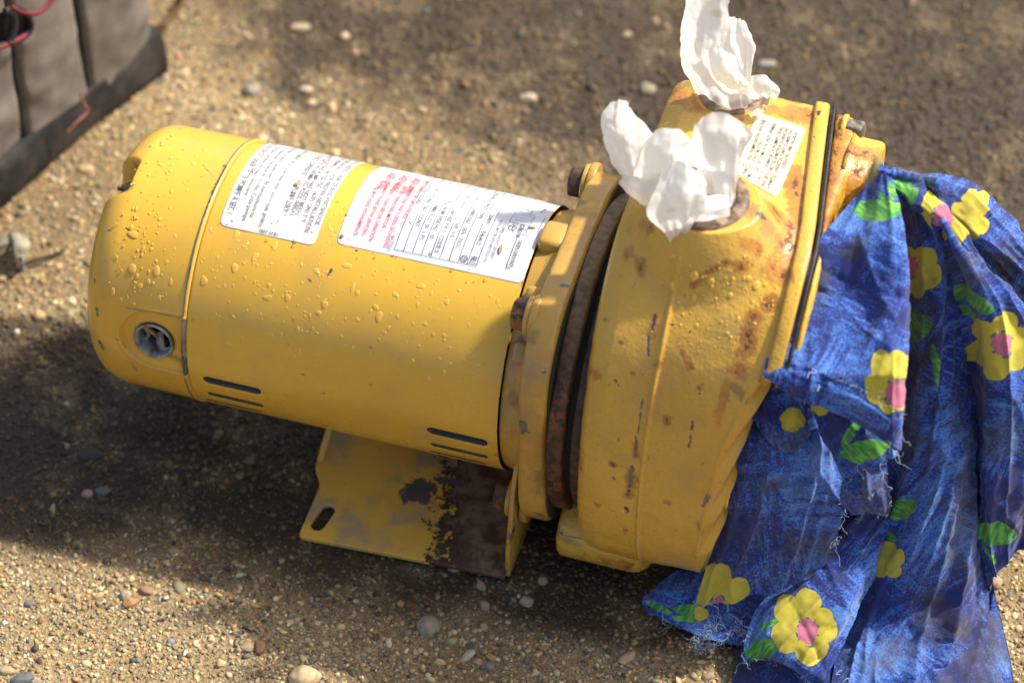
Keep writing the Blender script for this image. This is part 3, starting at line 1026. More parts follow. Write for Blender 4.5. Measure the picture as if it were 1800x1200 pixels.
# suction boss: stepped block rising out of the cover
SB = [P(1440, 262, x=.172), P(1538, 266, x=.196)]
o2 = rounded_outline([(.092, .118), (.088, .132), (.060, .136), (.045, .130), (.030, .100), (.025, .06), (.030, .02), (.05, .0), (.088, .03)], .012, 6)
v, f = slab(o2, [(.166, -.003), (.169, -.001), (.171, 0), (.182, .0003), (.184, .0015), (.1847, .004)], n=300)
v += (vnoise(v, 60, 12, 2) * .0006)[:, None]
sb = obj('suction_boss', v, f, mat_cover, pump)
onto(sb, [('rust', (1490, 262), (1535, 268), .009), ('rust', (1480, 300), (1460, 400), .010), ('rust', (1530, 300), (1520, 330), .006), ('rust', (1488, 262), (1520, 275), .005), ('rust', (1455, 380), (1440, 410), .008), ('rust', (1500, 285), (1510, 270), .003), ('rust', (1470, 290), (1474, 300), .0035)])
o2 = circle(.058, .060, .030, 96)
v, f = slab(o2, [(.184, -.002), (.185, 0), (.1905, 0), (.192, .0015), (.1925, .004)])
obj('suction_collar', v, f, mat_cover, pump)
q = P(1492, 232, y=.089)
hexbolt('cover_bolt', (q[0] - .0045, q[1], q[2]), (1, 0, 0), .0080, .0100, mat_iron, pump, .1, .003, mat_cover)
q = P(1535, 297, x=.205)
a = np.linspace(0, 2 * np.pi, 24)
v, f = tube(np.stack([q[0] + .0035 * np.sin(a) * .5, q[1] + .0055 * np.cos(a), q[2] + .0065 * np.sin(a)], -1), .0017, 8, False)
obj('drain_ring', v, f, M('olive_paint').fin((.25, .22, .05), .5), pump)


# ports: threaded rusty mouths --------------------------------------
def port(c, z0, z1, ro_, ri, name, mat):
    a = np.linspace(0, 2 * np.pi, 96, endpoint=False)
    prof = [(ro_ + .003, z0), (ro_ + .0008, z0 + (z1 - z0) * .4), (ro_, z1 - .0012), (ro_ - .001, z1), (ri + .001, z1), (ri, z1 - .001), (ri - .0002, z0 - .02), (0, z0 - .02)]
    v = []
    for r_, z_ in prof:
        w_ = 1 + .02 * np.sin(a * 5 + r_ * 900) * 0
        v.append(np.stack([c[0] + r_ * np.cos(a), c[1] + r_ * np.sin(a), np.full(96, z_) + .0007 * np.sin(3 * a + 1) + .0004 * np.sin(11 * a)], -1))
    v = np.concatenate(v)
    return obj(name, v, grid_faces(len(prof), 96, False, True), mat, pump)


m = M('worn_port_rim')
nz = m.noise(120, 4, .65)
mat_port = m.fin(m.mix(m.mr(nz, .42, .58), (.28, .20, .13), (.13, .075, .045)), .6, m.bump(m.noise(200, 4), .7, .0015))
port(PB, .1500, .1592, .0255, .0185, 'priming_port', mat_port)
port((PB2[0], PB2[1], 0), .1380, .1425, .0190, .0140, 'discharge_port', mat_port)

# casing foot ---------------------------------------------------------
fo2 = rounded_outline([(-.082, -.098), (-.086, -.074), (-.06, -.058), (-.03, -.058), (-.03, -.0995), (-.055, -.1015)], .014, 7)
v, f = slab(fo2, [(.0400, .006), (.0406, .0025), (.0430, .0004), (.047, 0), (.0865, 0), (.0915, .0012), (.096, .005), (.099, .011), (.1005, .017)], n=160)
v += (vnoise(v, 60, 5, 2) * .0005)[:, None]
ft = obj('casing_foot', v, f, mat_cast, pump)
onto(ft, [('rust', (1098, 990), (1102, 1000), .003), ('grime', (980, 930), (1000, 950), .004), ('chip', (990, 935), (996, 940), .001)])
v, f = slab(rounded_outline([(-.055, -.113), (-.058, -.095), (.055, -.095), (.055, -.113)], .004, 4), bev(.045, .105, .002), n=80)
obj('casing_foot', v, f, mat_cast, pump)

# base plate with slot ------------------------------------------------
cu = bpy.data.curves.new('plate_curve', 'CURVE')
cu.dimensions = '2D'; cu.fill_mode = 'BOTH'; cu.extrude = .00125; cu.bevel_depth = .0005; cu.bevel_resolution = 1
ZP = G + .0035


def add_spline(pts):
    sp = cu.splines.new('POLY'); sp.points.add(len(pts) - 1)
    for q, p_ in zip(sp.points, pts): q.co = (p_[0], p_[1], 0, 1)
    sp.use_cyclic_u = True


pc = [P(a_, b_, z=ZP) for a_, b_ in ((526, 944), (884, 1013))]
pl = [P(a_, b_, z=ZP) for a_, b_ in ((566, 852), (553, 822))]
yb = .094
out = [pc[0][:2], (pc[1][0] + .001, pc[1][1]), (pc[1][0] + .001, yb), (pl[1][0] + .002, yb), (pl[1][0] + .002, pl[1][1] + .015), pl[1][:2], pl[0][:2]]
add_spline(rounded_outline(out, [.003, .002, .002, .004, .002, .006, .006], 6))
s0, s1 = P(559, 925, z=ZP)[:2], P(577, 899, z=ZP)[:2]
for (A_, B_, wd) in ((s0, s1, .0048),):
    d_ = (B_ - A_) / np.linalg.norm(B_ - A_); nn_ = np.array([-d_[1], d_[0]])
    sl_ = [B_ + wd * (math.cos(t_) * nn_ + math.sin(t_) * d_) for t_ in np.linspace(0, math.pi, 12)] + [A_ + wd * (-math.cos(t_) * nn_ - math.sin(t_) * d_) for t_ in np.linspace(0, math.pi, 12)]
    add_spline(sl_)
tmp = bpy.data.objects.new('tmp_plate', cu); S.collection.objects.link(tmp)
me = bpy.data.meshes.new_from_object(tmp.evaluated_get(bpy.context.evaluated_depsgraph_get()))
bpy.data.objects.remove(tmp)
for vv_ in me.vertices: vv_.co.z += ZP
me.name = 'base_plate'
plate = link('base_plate', me, mat_plate, pump)
# upright end of the bracket against the flange, with its gusset
ue = P(885, 1013, z=ZP)
xb = ue[0] + .0022
o2 = rounded_outline([(ue[1], ZP - .001), (ue[1] + .002, -.085), (-.083, -.045), (-.075, -.028), (.075, -.028), (.083, -.045), (.094, -.085), (.094, ZP - .001)], .004, 5)
v, f = slab(o2, bev(xb - .0016, xb + .0012, .0004), n=260)
up = obj('bracket_upright', v, f, mat_flange, pump)
onto(up, [('rust', (897, 900), (885, 1010), .0022), ('chip', (897, 940), (888, 1010), .0014)])
# rolled lip at the motor end of the plate and saddle pads that carry the motor
l0 = np.array([pl[1][0] + .002, pl[1][1] + .004, ZP]);
c = catmull([l0 + (0, 0, .0), l0 + (0, .010, .006), l0 + (0.001, .022, .016), l0 + (.002, .034, .030)], 16)
v, f = tube(c, .0024, 8)
obj('plate_lip', v, f, mat_plate, pump)
for sgn in (-1, 1):
    v, f = slab(rounded_outline([(.03 + sgn * .020, ZP), (.03 + sgn * .023, ZP), (.03 + sgn * .018, -.071), (.03 + sgn * .015, -.072)], .001, 3), bev(-.095, .0, .0006), n=40)
    obj('saddle_web', v, f, mat_plate, pump)
# ---------------------------------------------------------------- stickers and lettering
DG = None


def text_verts(s, size):
    """filled outline of a line of lettering -> verts (n,2), faces"""
    cu = bpy.data.curves.new('t', 'FONT')
    cu.body = s; cu.size = size; cu.resolution_u = 2; cu.offset = size * .004
    o = bpy.data.objects.new('t', cu); S.collection.objects.link(o)
    me = bpy.data.meshes.new_from_object(o.evaluated_get(bpy.context.evaluated_depsgraph_get()))
    v = np.array([q.co[:2] for q in me.vertices]).reshape(-1, 2)
    f = [tuple(p.vertices) for p in me.polygons]
    bpy.data.objects.remove(o); bpy.data.curves.remove(cu); bpy.data.meshes.remove(me)
    return v, f


class Ink:
    def __init__(self, mapf): self.v, self.f, self.map = [], [], mapf

    def add(self, v2, faces):
        b = len(self.v)
        p = self.map(v2)
        self.v.extend(p.tolist()); self.f.extend([tuple(i + b for i in q) for q in faces])

    def text(self, s, u, w, size, align='L', sx=1.0, maxw=None, mark=None):
        v, f = text_verts(s, size)
        if not len(v): return
        v = v * np.array([sx, 1])
        wd = v[:, 0].max()
        if maxw and wd > maxw: v[:, 0] *= maxw / wd; wd = maxw
        v[:, 0] += u - (wd if align == 'R' else wd / 2 if align == 'C' else 0)
        v[:, 1] += w
        self.add(v, f)

    def line(self, a, b, t, n=24):
        a, b = np.array(a, float), np.array(b, float)
        d = b - a; L = np.linalg.norm(d); nn_ = np.array([-d[1], d[0]]) / L * t / 2
        s = np.linspace(0, 1, n)[:, None]
        self.add(np.concatenate([a + d * s - nn_, a + d * s + nn_]), [(i, i + 1, n + i + 1, n + i) for i in range(n - 1)])

    def ringc(self, c, r, t, n=24):
        a = np.linspace(0, 2 * np.pi, n, endpoint=False)
        e = np.stack([np.cos(a), np.sin(a)], -1)
        self.add(np.concatenate([np.array(c) + e * (r - t / 2), np.array(c) + e * (r + t / 2)]), [(i, (i + 1) % n, n + (i + 1) % n, n + i) for i in range(n)])

    def dot(self, c, r, n=14):
        a = np.linspace(0, 2 * np.pi, n, endpoint=False)
        self.add(np.array(c) + r * np.stack([np.cos(a), np.sin(a)], -1), [tuple(range(n))])

    def build(self, name, mat, parent):
        return obj(name, self.v, self.f, mat, parent, smooth=False)


def patch(name, x0, x1, p0, p1, rad, mat, parent, skew=0.0):
    """rounded label wrapped on the motor; slightly raised, real thickness at the rim"""
    o2 = rounded_outline([(x0, p0 * R), (x1, (p0 + skew) * R), (x1, (p1 + skew) * R), (x0, p1 * R)], [rad] * 4, 6)
    k = len(o2)
    o2 = even(o2, 240); k = 240
    c = o2.mean(0)
    lay = []
    for s, h in ((1.0, -.0002), (1.0, .00022), (.995, .00030)): lay.append(((o2 - c) * s + c, h))
    for s in np.linspace(.97, 0.0, 34): lay.append(((o2 - c) * s + c, .00030))
    v = []
    for q, h in lay:
        wob = vnoise(np.stack([q[:, 0], q[:, 1]], -1), 90, 4, 2) * .00022 * (h > .0002)
        v.append(cyl(q[:, 0], q[:, 1] / R, R + h + np.clip(wob, -.0001, .0003)))
    v = np.concatenate(v)
    return obj(name, v, grid_faces(len(lay), k, False, True, flip=True), mat, parent)


LIFT = .00082


def on_motor(v2):
    v2 = np.asarray(v2)
    return cyl(v2[:, 1], v2[:, 0] / R, R + LIFT)


a0 = cyl_px(385, 394); a1 = cyl_px(550, 430)
warn = patch('warning_sticker', a0[0], a1[0] + .001, R_(-58), (a0[1] + a1[1]) / 2 + .01, .0045, mat_label_w, pump)
warn['label'] = 'white bilingual warning sticker nearest the end bell'
ik = Ink(on_motor)


def endpt(px, py):
    x_, p_ = cyl_px(px, py)
    return p_ * R, x_


L = [((556, 396), 'WARNING: TO REDUCE RISK OF ELECTRIC SHOCK', .0040, .085), ((538, 408), '(SEE OWNER\'S MANUAL) FOR PROPER INSTALLATION', .0040, .092), ((532, 390), 'MOTOR THERMALLY RATED 75C (167F) ONLY !!', .0040, .084),
     ((522, 377), 'USE OF THIS PUMP HAS NOT BEEN', .0040, .068), ((512, 379), 'INVESTIGATED IN SWIMMING POOL AREAS', .0040, .073), ((498, 378), 'DO NOT OPERATE THIS PUMP DRY !', .0050, .070)]
for e, s, sz, mw in L:
    u, xx = endpt(*e)
    ik.text(s, u, xx - sz * .2, sz, 'R', maxw=mw)
F_ = [((458, 398), 'AVERTISSEMENT : Pour \u00e9viter tout choc \u00e9lectrique, pri\u00e8re', .0037, .085), ((442, 382), 'de raccorder le moteur seulement ! Et conducteurs cu', .0037, .082), ((428, 389), 'utiliser avec des eaux et liquides. Cette pompe', .0037, .086), ((430, 348), 'est faite pour pomper de l\'eau seulement !', .0037, .07)]
for e, s, sz, mw in F_:
    u, xx = endpt(*e)
    ik.text(s, u, xx - sz * .2, sz, 'R', maxw=mw)
u, xx = endpt(402, 375)
ik.text('NE PAS FAIRE FONCTIONNER CETTE POMPE \u00c0 SEC !', u, xx - .001, .0053, 'R', maxw=.088)
ik.build('lettering', mat_ink_g, warn)
ik = Ink(lambda v2: on_motor(np.stack([v2[:, 1], v2[:, 0]], -1) * np.array([[-1, 1]]) + np.array([[0, 0]])))
# the small print number along the lower edge reads along the motor
u0, x0_ = endpt(456, 405)
ik.map = lambda v2: cyl(x0_ + v2[:, 0], (u0 - v2[:, 1]) / R, R + LIFT)
ik.text('7887 10 81', 0, -.0012, .0026)
ik.build('lettering', mat_ink_k, warn)

# name plate -------------------------------------------------------
b0 = cyl_px(591, 426); b1 = cyl_px(926, 499)
pe = (b0[1] + b1[1]) / 2 + .01
plate_s = patch('name_plate', b0[0], .0036, R_(-62), pe, .0035, mat_label_s, pump)
plate_s['label'] = 'silvery white motor rating sticker with a red printed warning column'
ue_ = pe * R
red = Ink(on_motor)
for (e, s, sz) in [((640, 411), '1. THIS DEVICE MUST AGREE WITH NAMEPLATE.', .0031), ((652, 408), '2. DISCONNECT POWER BEFORE SERVICING.', .0031), ((664, 413), '3. REPLACE ALL COVERS BEFORE OPERATION', .0031), ((672, 404), '   BEFORE OPERATING MOTOR', .0031), ((681, 418), '4. MOTOR FRAME MUST HAVE GREEN GROUNDING', .0031)]:
    u, xx = endpt(*e)
    xx = min(xx, 0)
for i, s in enumerate(['THIS DEVICE MUST AGREE WITH NAMEPLATE.', 'DISCONNECT POWER BEFORE SERVICING.', 'REPLACE ALL COVERS BEFORE OPERATION', 'BEFORE OPERATING MOTOR', 'FRAME GROUND WIRE IS GREEN GROUNDING', 'MOTOR MUST BE GROUNDED TO']):
    xe = b0[0] + .0085 + i * .0048
    red.text(s, (ue_ - (.0070, .0085, .006, .016, .004, .020)[i]), xe, .0034, 'R', maxw=(.050, .048, .052, .040, .052, .05)[i])
for i in range(3):
    red.text('DANGER WARNING', -.030, b0[0] + .010 + i * .0075, .0070, 'C', maxw=.026)
red.build('lettering', mat_ink_r, plate_s)
ik = Ink(on_motor)
# ruled table: nine lines running round the motor, closed by one along it
tx = [b0[0] + .0345 + k * .00545 for k in range(10)]
uend = [ue_ - .0040 - .00010 * k for k in range(10)]
for k, xx in enumerate(tx):
    ik.line((-.058, xx), (uend[k], xx), .00034, 40)
ik.line((uend[0], tx[0]), (uend[-1], tx[-1]), .00034, 10)
ik.line((-.030, tx[0]), (-.030, tx[-1]), .00034, 10)
ik.text('617231', uend[0] + .001, tx[0] - .0042, .0034, 'R')
rows = [('AMPS 5.2 /2.6       CORD', .036), ('TYPE RATING     CONT', .022), ('HI-EFF     SF  1.95', .013), ('V 115/230   HZ  60', .016), ('SERIAL 48Y  PH 1   CODE S', .002), ('MODEL 9 KB   HP  1/3', .014), ('FRAME 56J', .03), ('CAT 5KC42JN57   SER  7A01', .012), ('MOD 5KH   7/M57   E46412', .014)]
rows = [('A 7.2/3.6  CORD', .036, .050), ('TYPE HJC  RATING  CONT', .018, .055), ('AMB 40C   SF  1.95', .010, .050), ('9.2   RPM 3450 HZ  60', .012, .055), ('48Y HZ PH 1  CODE S', .0035, .058), ('HP  1/3', .016, .020), ('S48A5067   SER  7A01', .010, .050), ('THERMALLY PROT TYPE', .034, .040), ('204091     E46412', .014, .050)]
for k, (s, back, mw) in enumerate(rows):
    if k < 9:
        ik.text(s, uend[k] - back, tx[k] + .0011, .0036, 'R', maxw=mw)
# wiring sketch of the motor
wx = tx[-1] + .0085
so_ = -.012
for (a_, b_) in [((-.012, wx), (.004, wx)), ((-.012, wx + .012), (.004, wx + .012)), ((-.012, wx), (-.012, wx + .012)), ((.004, wx), (.004, wx + .012)), ((-.018, wx + .003), (-.012, wx + .003)), ((-.018, wx + .009), (-.012, wx + .009)), ((-.018, wx + .003), (-.018, wx + .009)),
                 ((-.009, wx), (-.009, wx + .012)), ((-.006, wx), (-.006, wx + .012)), ((-.003, wx + .002), (-.003, wx + .010)), ((0, wx), (0, wx + .012)), ((.004, wx + .003), (.009, wx + .005)), ((.009, wx + .005), (.009, wx + .013)), ((.009, wx + .013), (.002, wx + .015)),
                 ((-.012, wx + .018), (.006, wx + .018)), ((-.022, wx + .014), (-.016, wx + .014))]:
    ik.line((a_[0] + so_, a_[1]), (b_[0] + so_, b_[1]), .00030, 6)
ik.ringc((.006 + so_, wx + .010), .0022, .0003); ik.ringc((.001 + so_, wx + .004), .0014, .0003)
for e, s, mw in (((864, 455), 'USE COPPER CONDUCTORS ONLY', .030), ((853, 460), 'INSTALL MOTOR WITH VENTS DOWN', .033)):
    u, xx = endpt(*e)
    ik.text(s, u, xx - .0008, .0026, 'R', maxw=mw)
ik.build('lettering', mat_ink_g, plate_s)
ik = Ink(on_motor)
u, xx = endpt(919, 396)
ik.text('GRD', u, xx - .0012, .0040, 'L')
ud, xd = endpt(911, 416)
ik.dot((ud, xd), .0011)
ul, _x = endpt(893, 472)
ik.line((ud, xd), (ul, xd), .00035)
ik.line((ul, xd), (ul, xd + .0022), .00035, 4)
ik.text('GREEN (GROUND)', ud + .003, xd + .0012, .0034, 'L', maxw=ul - ud - .004)
ur, xr = endpt(901, 402)
ik.ringc((ur, xr), .0022, .00040)
ik.line((ur - .0013, xr), (ur + .0013, xr), .0004, 3)
ik.line((ur - .0007, xr + .0008), (ur - .0007, xr - .0008), .0004, 3)
# certification marks at the end of the last two rows
cx_ = tx[-2] + .0024
ik.ringc((uend[-2] - .0030, tx[-3] + .0026), .0019, .00060)
ik.text('S', uend[-2] - .0030, tx[-3] + .0013, .0036, 'C')
n_before = len(ik.v)
ik.text('RU', -.0 + uend[-2] - .0008, tx[-2] + .0009, .0052, 'R', maxw=.0050)
ik.build('lettering', mat_ink_k, plate_s)

# priming label on the roof of the casing ---------------------------
ZL = .1397
c4 = [P(a_, b_, z=ZL)[:2] for a_, b_ in ((1331, 197), (1418, 222), (1366, 346), (1283, 316))]
c4 = np.array(c4)
o2 = even(rounded_outline(c4, .003, 6), 160)
cc = o2.mean(0)


def roof(xy, h):
    """height of the casing roof under the label: sampled from the casing mesh"""
    return np.full(len(xy), ZL + h)


CV = np.empty(len(casing.data.vertices) * 3, np.float32); casing.data.vertices.foreach_get('co', CV); CV = CV.reshape(-1, 3)
CV = CV[CV[:, 2] > .09]


def roof(xy, h):
    z = np.empty(len(xy))
    for i, q in enumerate(np.asarray(xy)):
        d2 = (CV[:, 0] - q[0]) ** 2 + (CV[:, 1] - q[1]) ** 2
        k = np.argpartition(d2, 6)[:6]
        w_ = 1 / (d2[k] + 1e-7)
        z[i] = (CV[k, 2] * w_).sum() / w_.sum()
    return z + h


lay = [(1.0, -.0004), (1.0, .0005), (.99, .0007)] + [(s, .0007) for s in np.linspace(.93, 0, 16)]
v = []
for s, h in lay:
    q = (o2 - cc) * s + cc
    v.append(np.column_stack([q, roof(q, h)]))
area = np.sum(o2[:, 0] * np.roll(o2[:, 1], -1) - o2[:, 1] * np.roll(o2[:, 0], -1))
lab = obj('priming_label', np.concatenate(v), grid_faces(len(lay), 160, False, True, flip=area < 0), mat_label_c, pump)
lab['label'] = 'yellowed priming instructions label on the casing'
eu = c4[0] - c4[3]; Wd = np.linalg.norm(eu); eu /= Wd          # reading direction (away from the viewer)
ew = c4[3] - c4[2]; Hd = np.linalg.norm(ew); ew /= Hd          # letters' up
org = c4[2] + .0


def on_roof(v2):
    q = org + np.outer(v2[:, 0], eu) + np.outer(v2[:, 1], ew)
    return np.column_stack([q, roof(q, .0012)])


ik = Ink(on_roof)
lines = [('POUR', '1', 'REMPLIR LA POMPE D\'EAU'), ]
T = [(.0020, .80, 'JUSQU\'A L\'AMORCAGE', .40), (.0048, .80, 'LAISSEZ LA POMPE EN MARCHE', .32), (.0076, .80, 'METTRE LE MOTEUR EN MARCHE', .32), (.0104, .80, 'REMPLIR LA POMPE D\'EAU', .34), (.0150, .80, 'LET PUMP RUN UNTIL PRIMED', .34), (.0180, .80, 'START MOTOR', .34), (.0210, .80, 'FILL PUMP WITH WATER', .34)]
k_ = Hd / .0275
for yy, _, s, st in T:
    ik.text(s, Wd * st, yy * k_, .0030 * k_, 'L', maxw=Wd * (.93 - st) * (.5 if s == 'START MOTOR' else 1))
for yy, s in ((.0048, '3'), (.0076, '2'), (.0104, '1'), (.0150, '3'), (.0180, '2'), (.0210, '1')):
    ik.text(s, Wd * .26, yy * k_, .0030 * k_, 'L')
for yy, s in ((.0052, 'LA POMPE'), (.0084, 'AMORCER'), (.0114, 'POUR'), (.0172, 'PUMP'), (.0202, 'TO PRIME')):
    ik.text(s, Wd * .04, yy * k_, .0030 * k_, 'L', maxw=Wd * .19)
for y0_, y1_ in ((.0045, .0130), (.0148, .0238)):
    ik.line((Wd * .245, y0_ * k_), (Wd * .245, y1_ * k_), .00035, 8)
    for yy in (y0_, y1_): ik.line((Wd * .245, yy * k_), (Wd * .265, yy * k_), .00035, 4)
ik.build('lettering', mat_ink_k, lab)
ik = Ink(lambda v2: np.column_stack([(lambda q: q)(org + np.outer(Wd * .93 - v2[:, 1], eu) + np.outer(Hd * .86 - v2[:, 0], ew)), roof(org + np.outer(Wd * .93 - v2[:, 1], eu) + np.outer(Hd * .86 - v2[:, 0], ew), .0012)]))
ik.text('AM861 6 63 J7', 0, 0, .0017)
ik.build('lettering', mat_ink_k, lab)
# ---------------------------------------------------------------- water drops (uncountable): one part on paint, one on the stickers
def drops(specs, surf, name, mat, seed):
    """specs: rows (a, b, ra, rb) in surface parameters; surf(u, v, h) -> points"""
    rng = np.random.default_rng(seed)
    nr, na = 6, 14
    V, F = [], []
    for (cu_, cv_, ra, rb, hh) in specs:
        a = np.linspace(0, 2 * np.pi, na, endpoint=False)
        k1, k2, p1, p2 = rng.uniform(0, .22), rng.uniform(0, .16), rng.uniform(0, 6.28), rng.uniform(0, 6.28)
        wob = 1 + k1 * np.cos(2 * a + p1) + k2 * np.cos(3 * a + p2)
        base = len(V)
        U, W, H = [], [], []
        for i in range(nr):
            s = 1 - i / nr
            U += list(cu_ + ra * s * wob * np.cos(a)); W += list(cv_ + rb * s * wob * np.sin(a)); H += [hh * (1 - s ** 2.6) ** .62 if s < 1 else -.0001] * na
        U.append(cu_); W.append(cv_); H.append(hh)
        V.extend(surf(np.array(U), np.array(W), np.array(H)).tolist())
        for i in range(nr - 1):
            for j in range(na):
                j2 = (j + 1) % na
                F.append((base + i * na + j, base + (i + 1) * na + j, base + (i + 1) * na + j2, base + i * na + j2))
        t_ = base + nr * na
        for j in range(na): F.append((base + (nr - 1) * na + j, t_, base + (nr - 1) * na + (j + 1) % na))
    o = obj(name, V, F, mat, pump)
    return tag(o, kind='stuff')


def surf_m(u, v, h):
    return cyl(u, v / R, R + h - .00002)


rng = np.random.default_rng(5)
sp, sl_ = [], []
xs0, xs1 = a0[0], a1[0]
for i in range(2300):
    x_ = rng.uniform(END + .016, -.002)
    ph = R_(rng.triangular(-30, 34, 92))
    u = ph * R
    # fewer towards the pump, none in the shade of the underside
    if rng.random() > (1.0 if x_ < -.09 else .75): continue
    on_st = (xs0 - .003 < x_ < xs1 + .003 or b0[0] - .003 < x_ < .006) and ph < a0[1] + .06
    r_ = float(np.clip(rng.lognormal(math.log(.00062), .55), .00030, .0026))
    if r_ > .0012 and rng.random() < .35: r_ *= .6
    if rng.random() < (.62 if not on_st else .9): continue
    if x_ < SEAM + .002 and abs(x_ - (SEAM - .001)) < .004: continue
    if abs(x_ - hx) < .023 and abs(ph - hp0) < .29: continue
    if x_ > SEAM - .004 and ph > R_(84) and r_ > .001: continue
    el = rng.uniform(.9, 1.5)
    if on_st:
        if r_ < .0022: sl_.append((x_, u, r_ * .9, r_ * el, r_ * .22))
    else:
        sp.append((x_, u, r_ * rng.uniform(.75, 1.1), r_ * el, r_ * .13 + .00004))
for (px, py, rx, ry) in ((416, 412, .0026, .0045), (482, 432, .0030, .0045), (357, 380 - 5, .003, .0036), (610, 467, .0046, .0028), (470, 523, .0042, .0026), (505, 523, .0028, .0036), (570, 535, .0034, .0036), (300, 496, .0022, .0040), (246, 503, .0020, .0032), (198, 513, .0022, .0036),
                          (234, 412, .0055, .0026), (620, 505, .0018, .0050), (740, 503, .0042, .0026), (695, 518, .0036, .0020), (560, 550, .0028, .0022), (523, 580, .002, .0040), (660, 540, .003, .0025), (312, 548, .0050, .0018), (557, 477, .003, .0022), (780, 655, .0018, .0035),
                          (664, 758, .0017, .0024), (355, 706, .0022, .0020), (765, 804, .0024, .0018), (693, 770, .0014, .0014), (448, 387, .0018, .0018), (610, 433, .0045, .0012)):
    x_, p_ = cyl_px(px, py)
    sp.append((x_, p_ * R, rx * .7, ry * .7, min(rx, ry) * .6 * .13 + .00008))
drops([s for s in sp if s[0] > SEAM + .003 or s[0] < SEAM - .005], surf_m, 'water_drops', mat_drop, 3)
drops([(s[0], s[1], s[2], s[3], s[4] + .0006) for s in sl_], surf_m, 'water_drops', mat_drop_w, 4)

# drops on the casing shoulder, on and around the bright patch
sp = []
CASV = CV.astype(float)
nrm = np.empty(len(casing.data.vertices) * 3, np.float32); casing.data.vertices.foreach_get('normal', nrm); nrm = nrm.reshape(-1, 3)
cco = np.empty(len(casing.data.vertices) * 3, np.float32); casing.data.vertices.foreach_get('co', cco); cco = cco.reshape(-1, 3)
cpx = proj(cco); fac = ((CAM - cco) * nrm).sum(1) > 0
V, F = [], []
nr_, na = 5, 12
for i in range(150):
    if i < 6: px, py, r_ = [(1330, 503, .0024), (1274, 465, .0024), (1180, 500, .0020), (1250, 495, .0020), (1220, 485, .0026), (1282, 520, .0016)][i]
    else:
        px, py = rng.uniform(1165, 1375), rng.uniform(430, 620); r_ = float(np.clip(rng.lognormal(math.log(.0006), .45), .0003, .0016))
    k = int(np.argmin(np.hypot(cpx[:, 0] - px, cpx[:, 1] - py) + (~fac) * 1e4))
    n_ = nrm[k].astype(float); c_ = cco[k].astype(float)
    t1 = np.cross(n_, [1, 0, 0]); t1 /= np.linalg.norm(t1); t2 = np.cross(n_, t1)
    a = np.linspace(0, 2 * np.pi, na, endpoint=False)
    base = len(V); el = rng.uniform(.9, 1.5); wb = 1 + rng.uniform(0, .2) * np.cos(2 * a + rng.uniform(0, 6))
    for q in range(nr_):
        s = 1 - q / nr_
        hgt = r_ * .25 * (1 - s ** 2.6) ** .62 if s < 1 else -.0003
        V.extend((c_ + n_ * (hgt + .0001) + (r_ * el * s * wb * np.cos(a))[:, None] * t1 + (r_ * s * wb * np.sin(a))[:, None] * t2).tolist())
    V.append((c_ + n_ * (r_ * .25 + .0001)).tolist())
    for q in range(nr_ - 1):
        for j in range(na): F.append((base + q * na + j, base + q * na + (j + 1) % na, base + (q + 1) * na + (j + 1) % na, base + (q + 1) * na + j))
    for j in range(na): F.append((base + (nr_ - 1) * na + j, base + (nr_ - 1) * na + (j + 1) % na, base + nr_ * na))
tag(obj('water_drops', V, F, mat_drop, pump), kind='stuff')
# ---------------------------------------------------------------- floral rag
m = M('floral_cotton')
uvw = m.n('Attribute', attribute_name='tuv', out=1)
# dry-brushed strokes: long streaks broken up by speckle
big = m.noise(2.0, 4, .5, vec=m.scaled((1.0, 1.0, 1), uvw, rot=(0, 0, .3)), dist=.6)
st = m.noise(1.0, 6, .62, vec=m.scaled((3.2, 22, 1), uvw, rot=(0, 0, .55)), dist=.8)
st2 = m.noise(1.0, 5, .6, vec=m.scaled((30, 5.5, 1), uvw, rot=(0, 0, .2)), dist=1.2)
spk = m.noise(70, 3, .8, vec=uvw)
sel = m.mr(m.noise(2.6, 2, .5, vec=uvw), .47, .53)
stroke = m.add(m.mul(st, m.sub(1.0, sel)), m.mul(st2, sel))
k1 = m.add(m.add(m.mul(stroke, .95), -.005), m.add(m.mul(m.sub(spk, .5), 1.15), m.mul(m.sub(big, .5), 1.05)))
col = m.ramp(k1, [(.0, (.008, .014, .105)), (.44, (.012, .026, .18)), (.475, (.018, .055, .32)), (.54, (.035, .115, .46)), (.64, (.070, .19, .56)), (.80, (.15, .29, .62))])
# printed flowers and leaves from distances stored on the cloth (in hundredths of the print)
wobble = m.mul(m.sub(m.noise(26, 2, .5, vec=uvw), .5), 5.0)
fl = m.add(m.attr('flower'), wobble)
yel = m.mix(m.noise(14, 4, .65, vec=uvw), (.42, .36, .03), (.68, .56, .045))
yel = m.mix(m.mul(m.mr(m.noise(110, 3, .7, vec=uvw), .5, .75), .45), yel, (.22, .22, .08))
lf = m.add(m.attr('leaf'), wobble)
lw = m.noise(1, 3, .6, vec=m.scaled((60, 12, 1), uvw))
grn = m.mix(m.mr(lw, .42, .58), (.03, .22, .045), (.15, .42, .055))
col = m.mix(1.0, col, (.82, .88, .92), 'MULTIPLY')
col = m.mix(m.mr(lf, -1.2, 1.0), col, grn)
col = m.mix(m.mul(m.mr(fl, -2.4, -1.0), m.mr(spk, .42, .55)), col, (.03, .06, .14))
col = m.mix(m.mr(m.add(fl, m.mul(m.sub(spk, .5), 3.0)), -.9, .9), col, yel)
pk = m.add(m.attr('heart'), wobble)
col = m.mix(m.mr(pk, -5.0, -4.0), col, m.mix(m.mr(m.noise(30, 1, vec=uvw), .53, .57), m.mix(.0, yel, yel), (.05, .13, .22)))
col = m.mix(m.mr(pk, -.6, .6), col, m.mix(m.noise(35, 3, vec=uvw), (.42, .09, .17), (.62, .19, .28)))
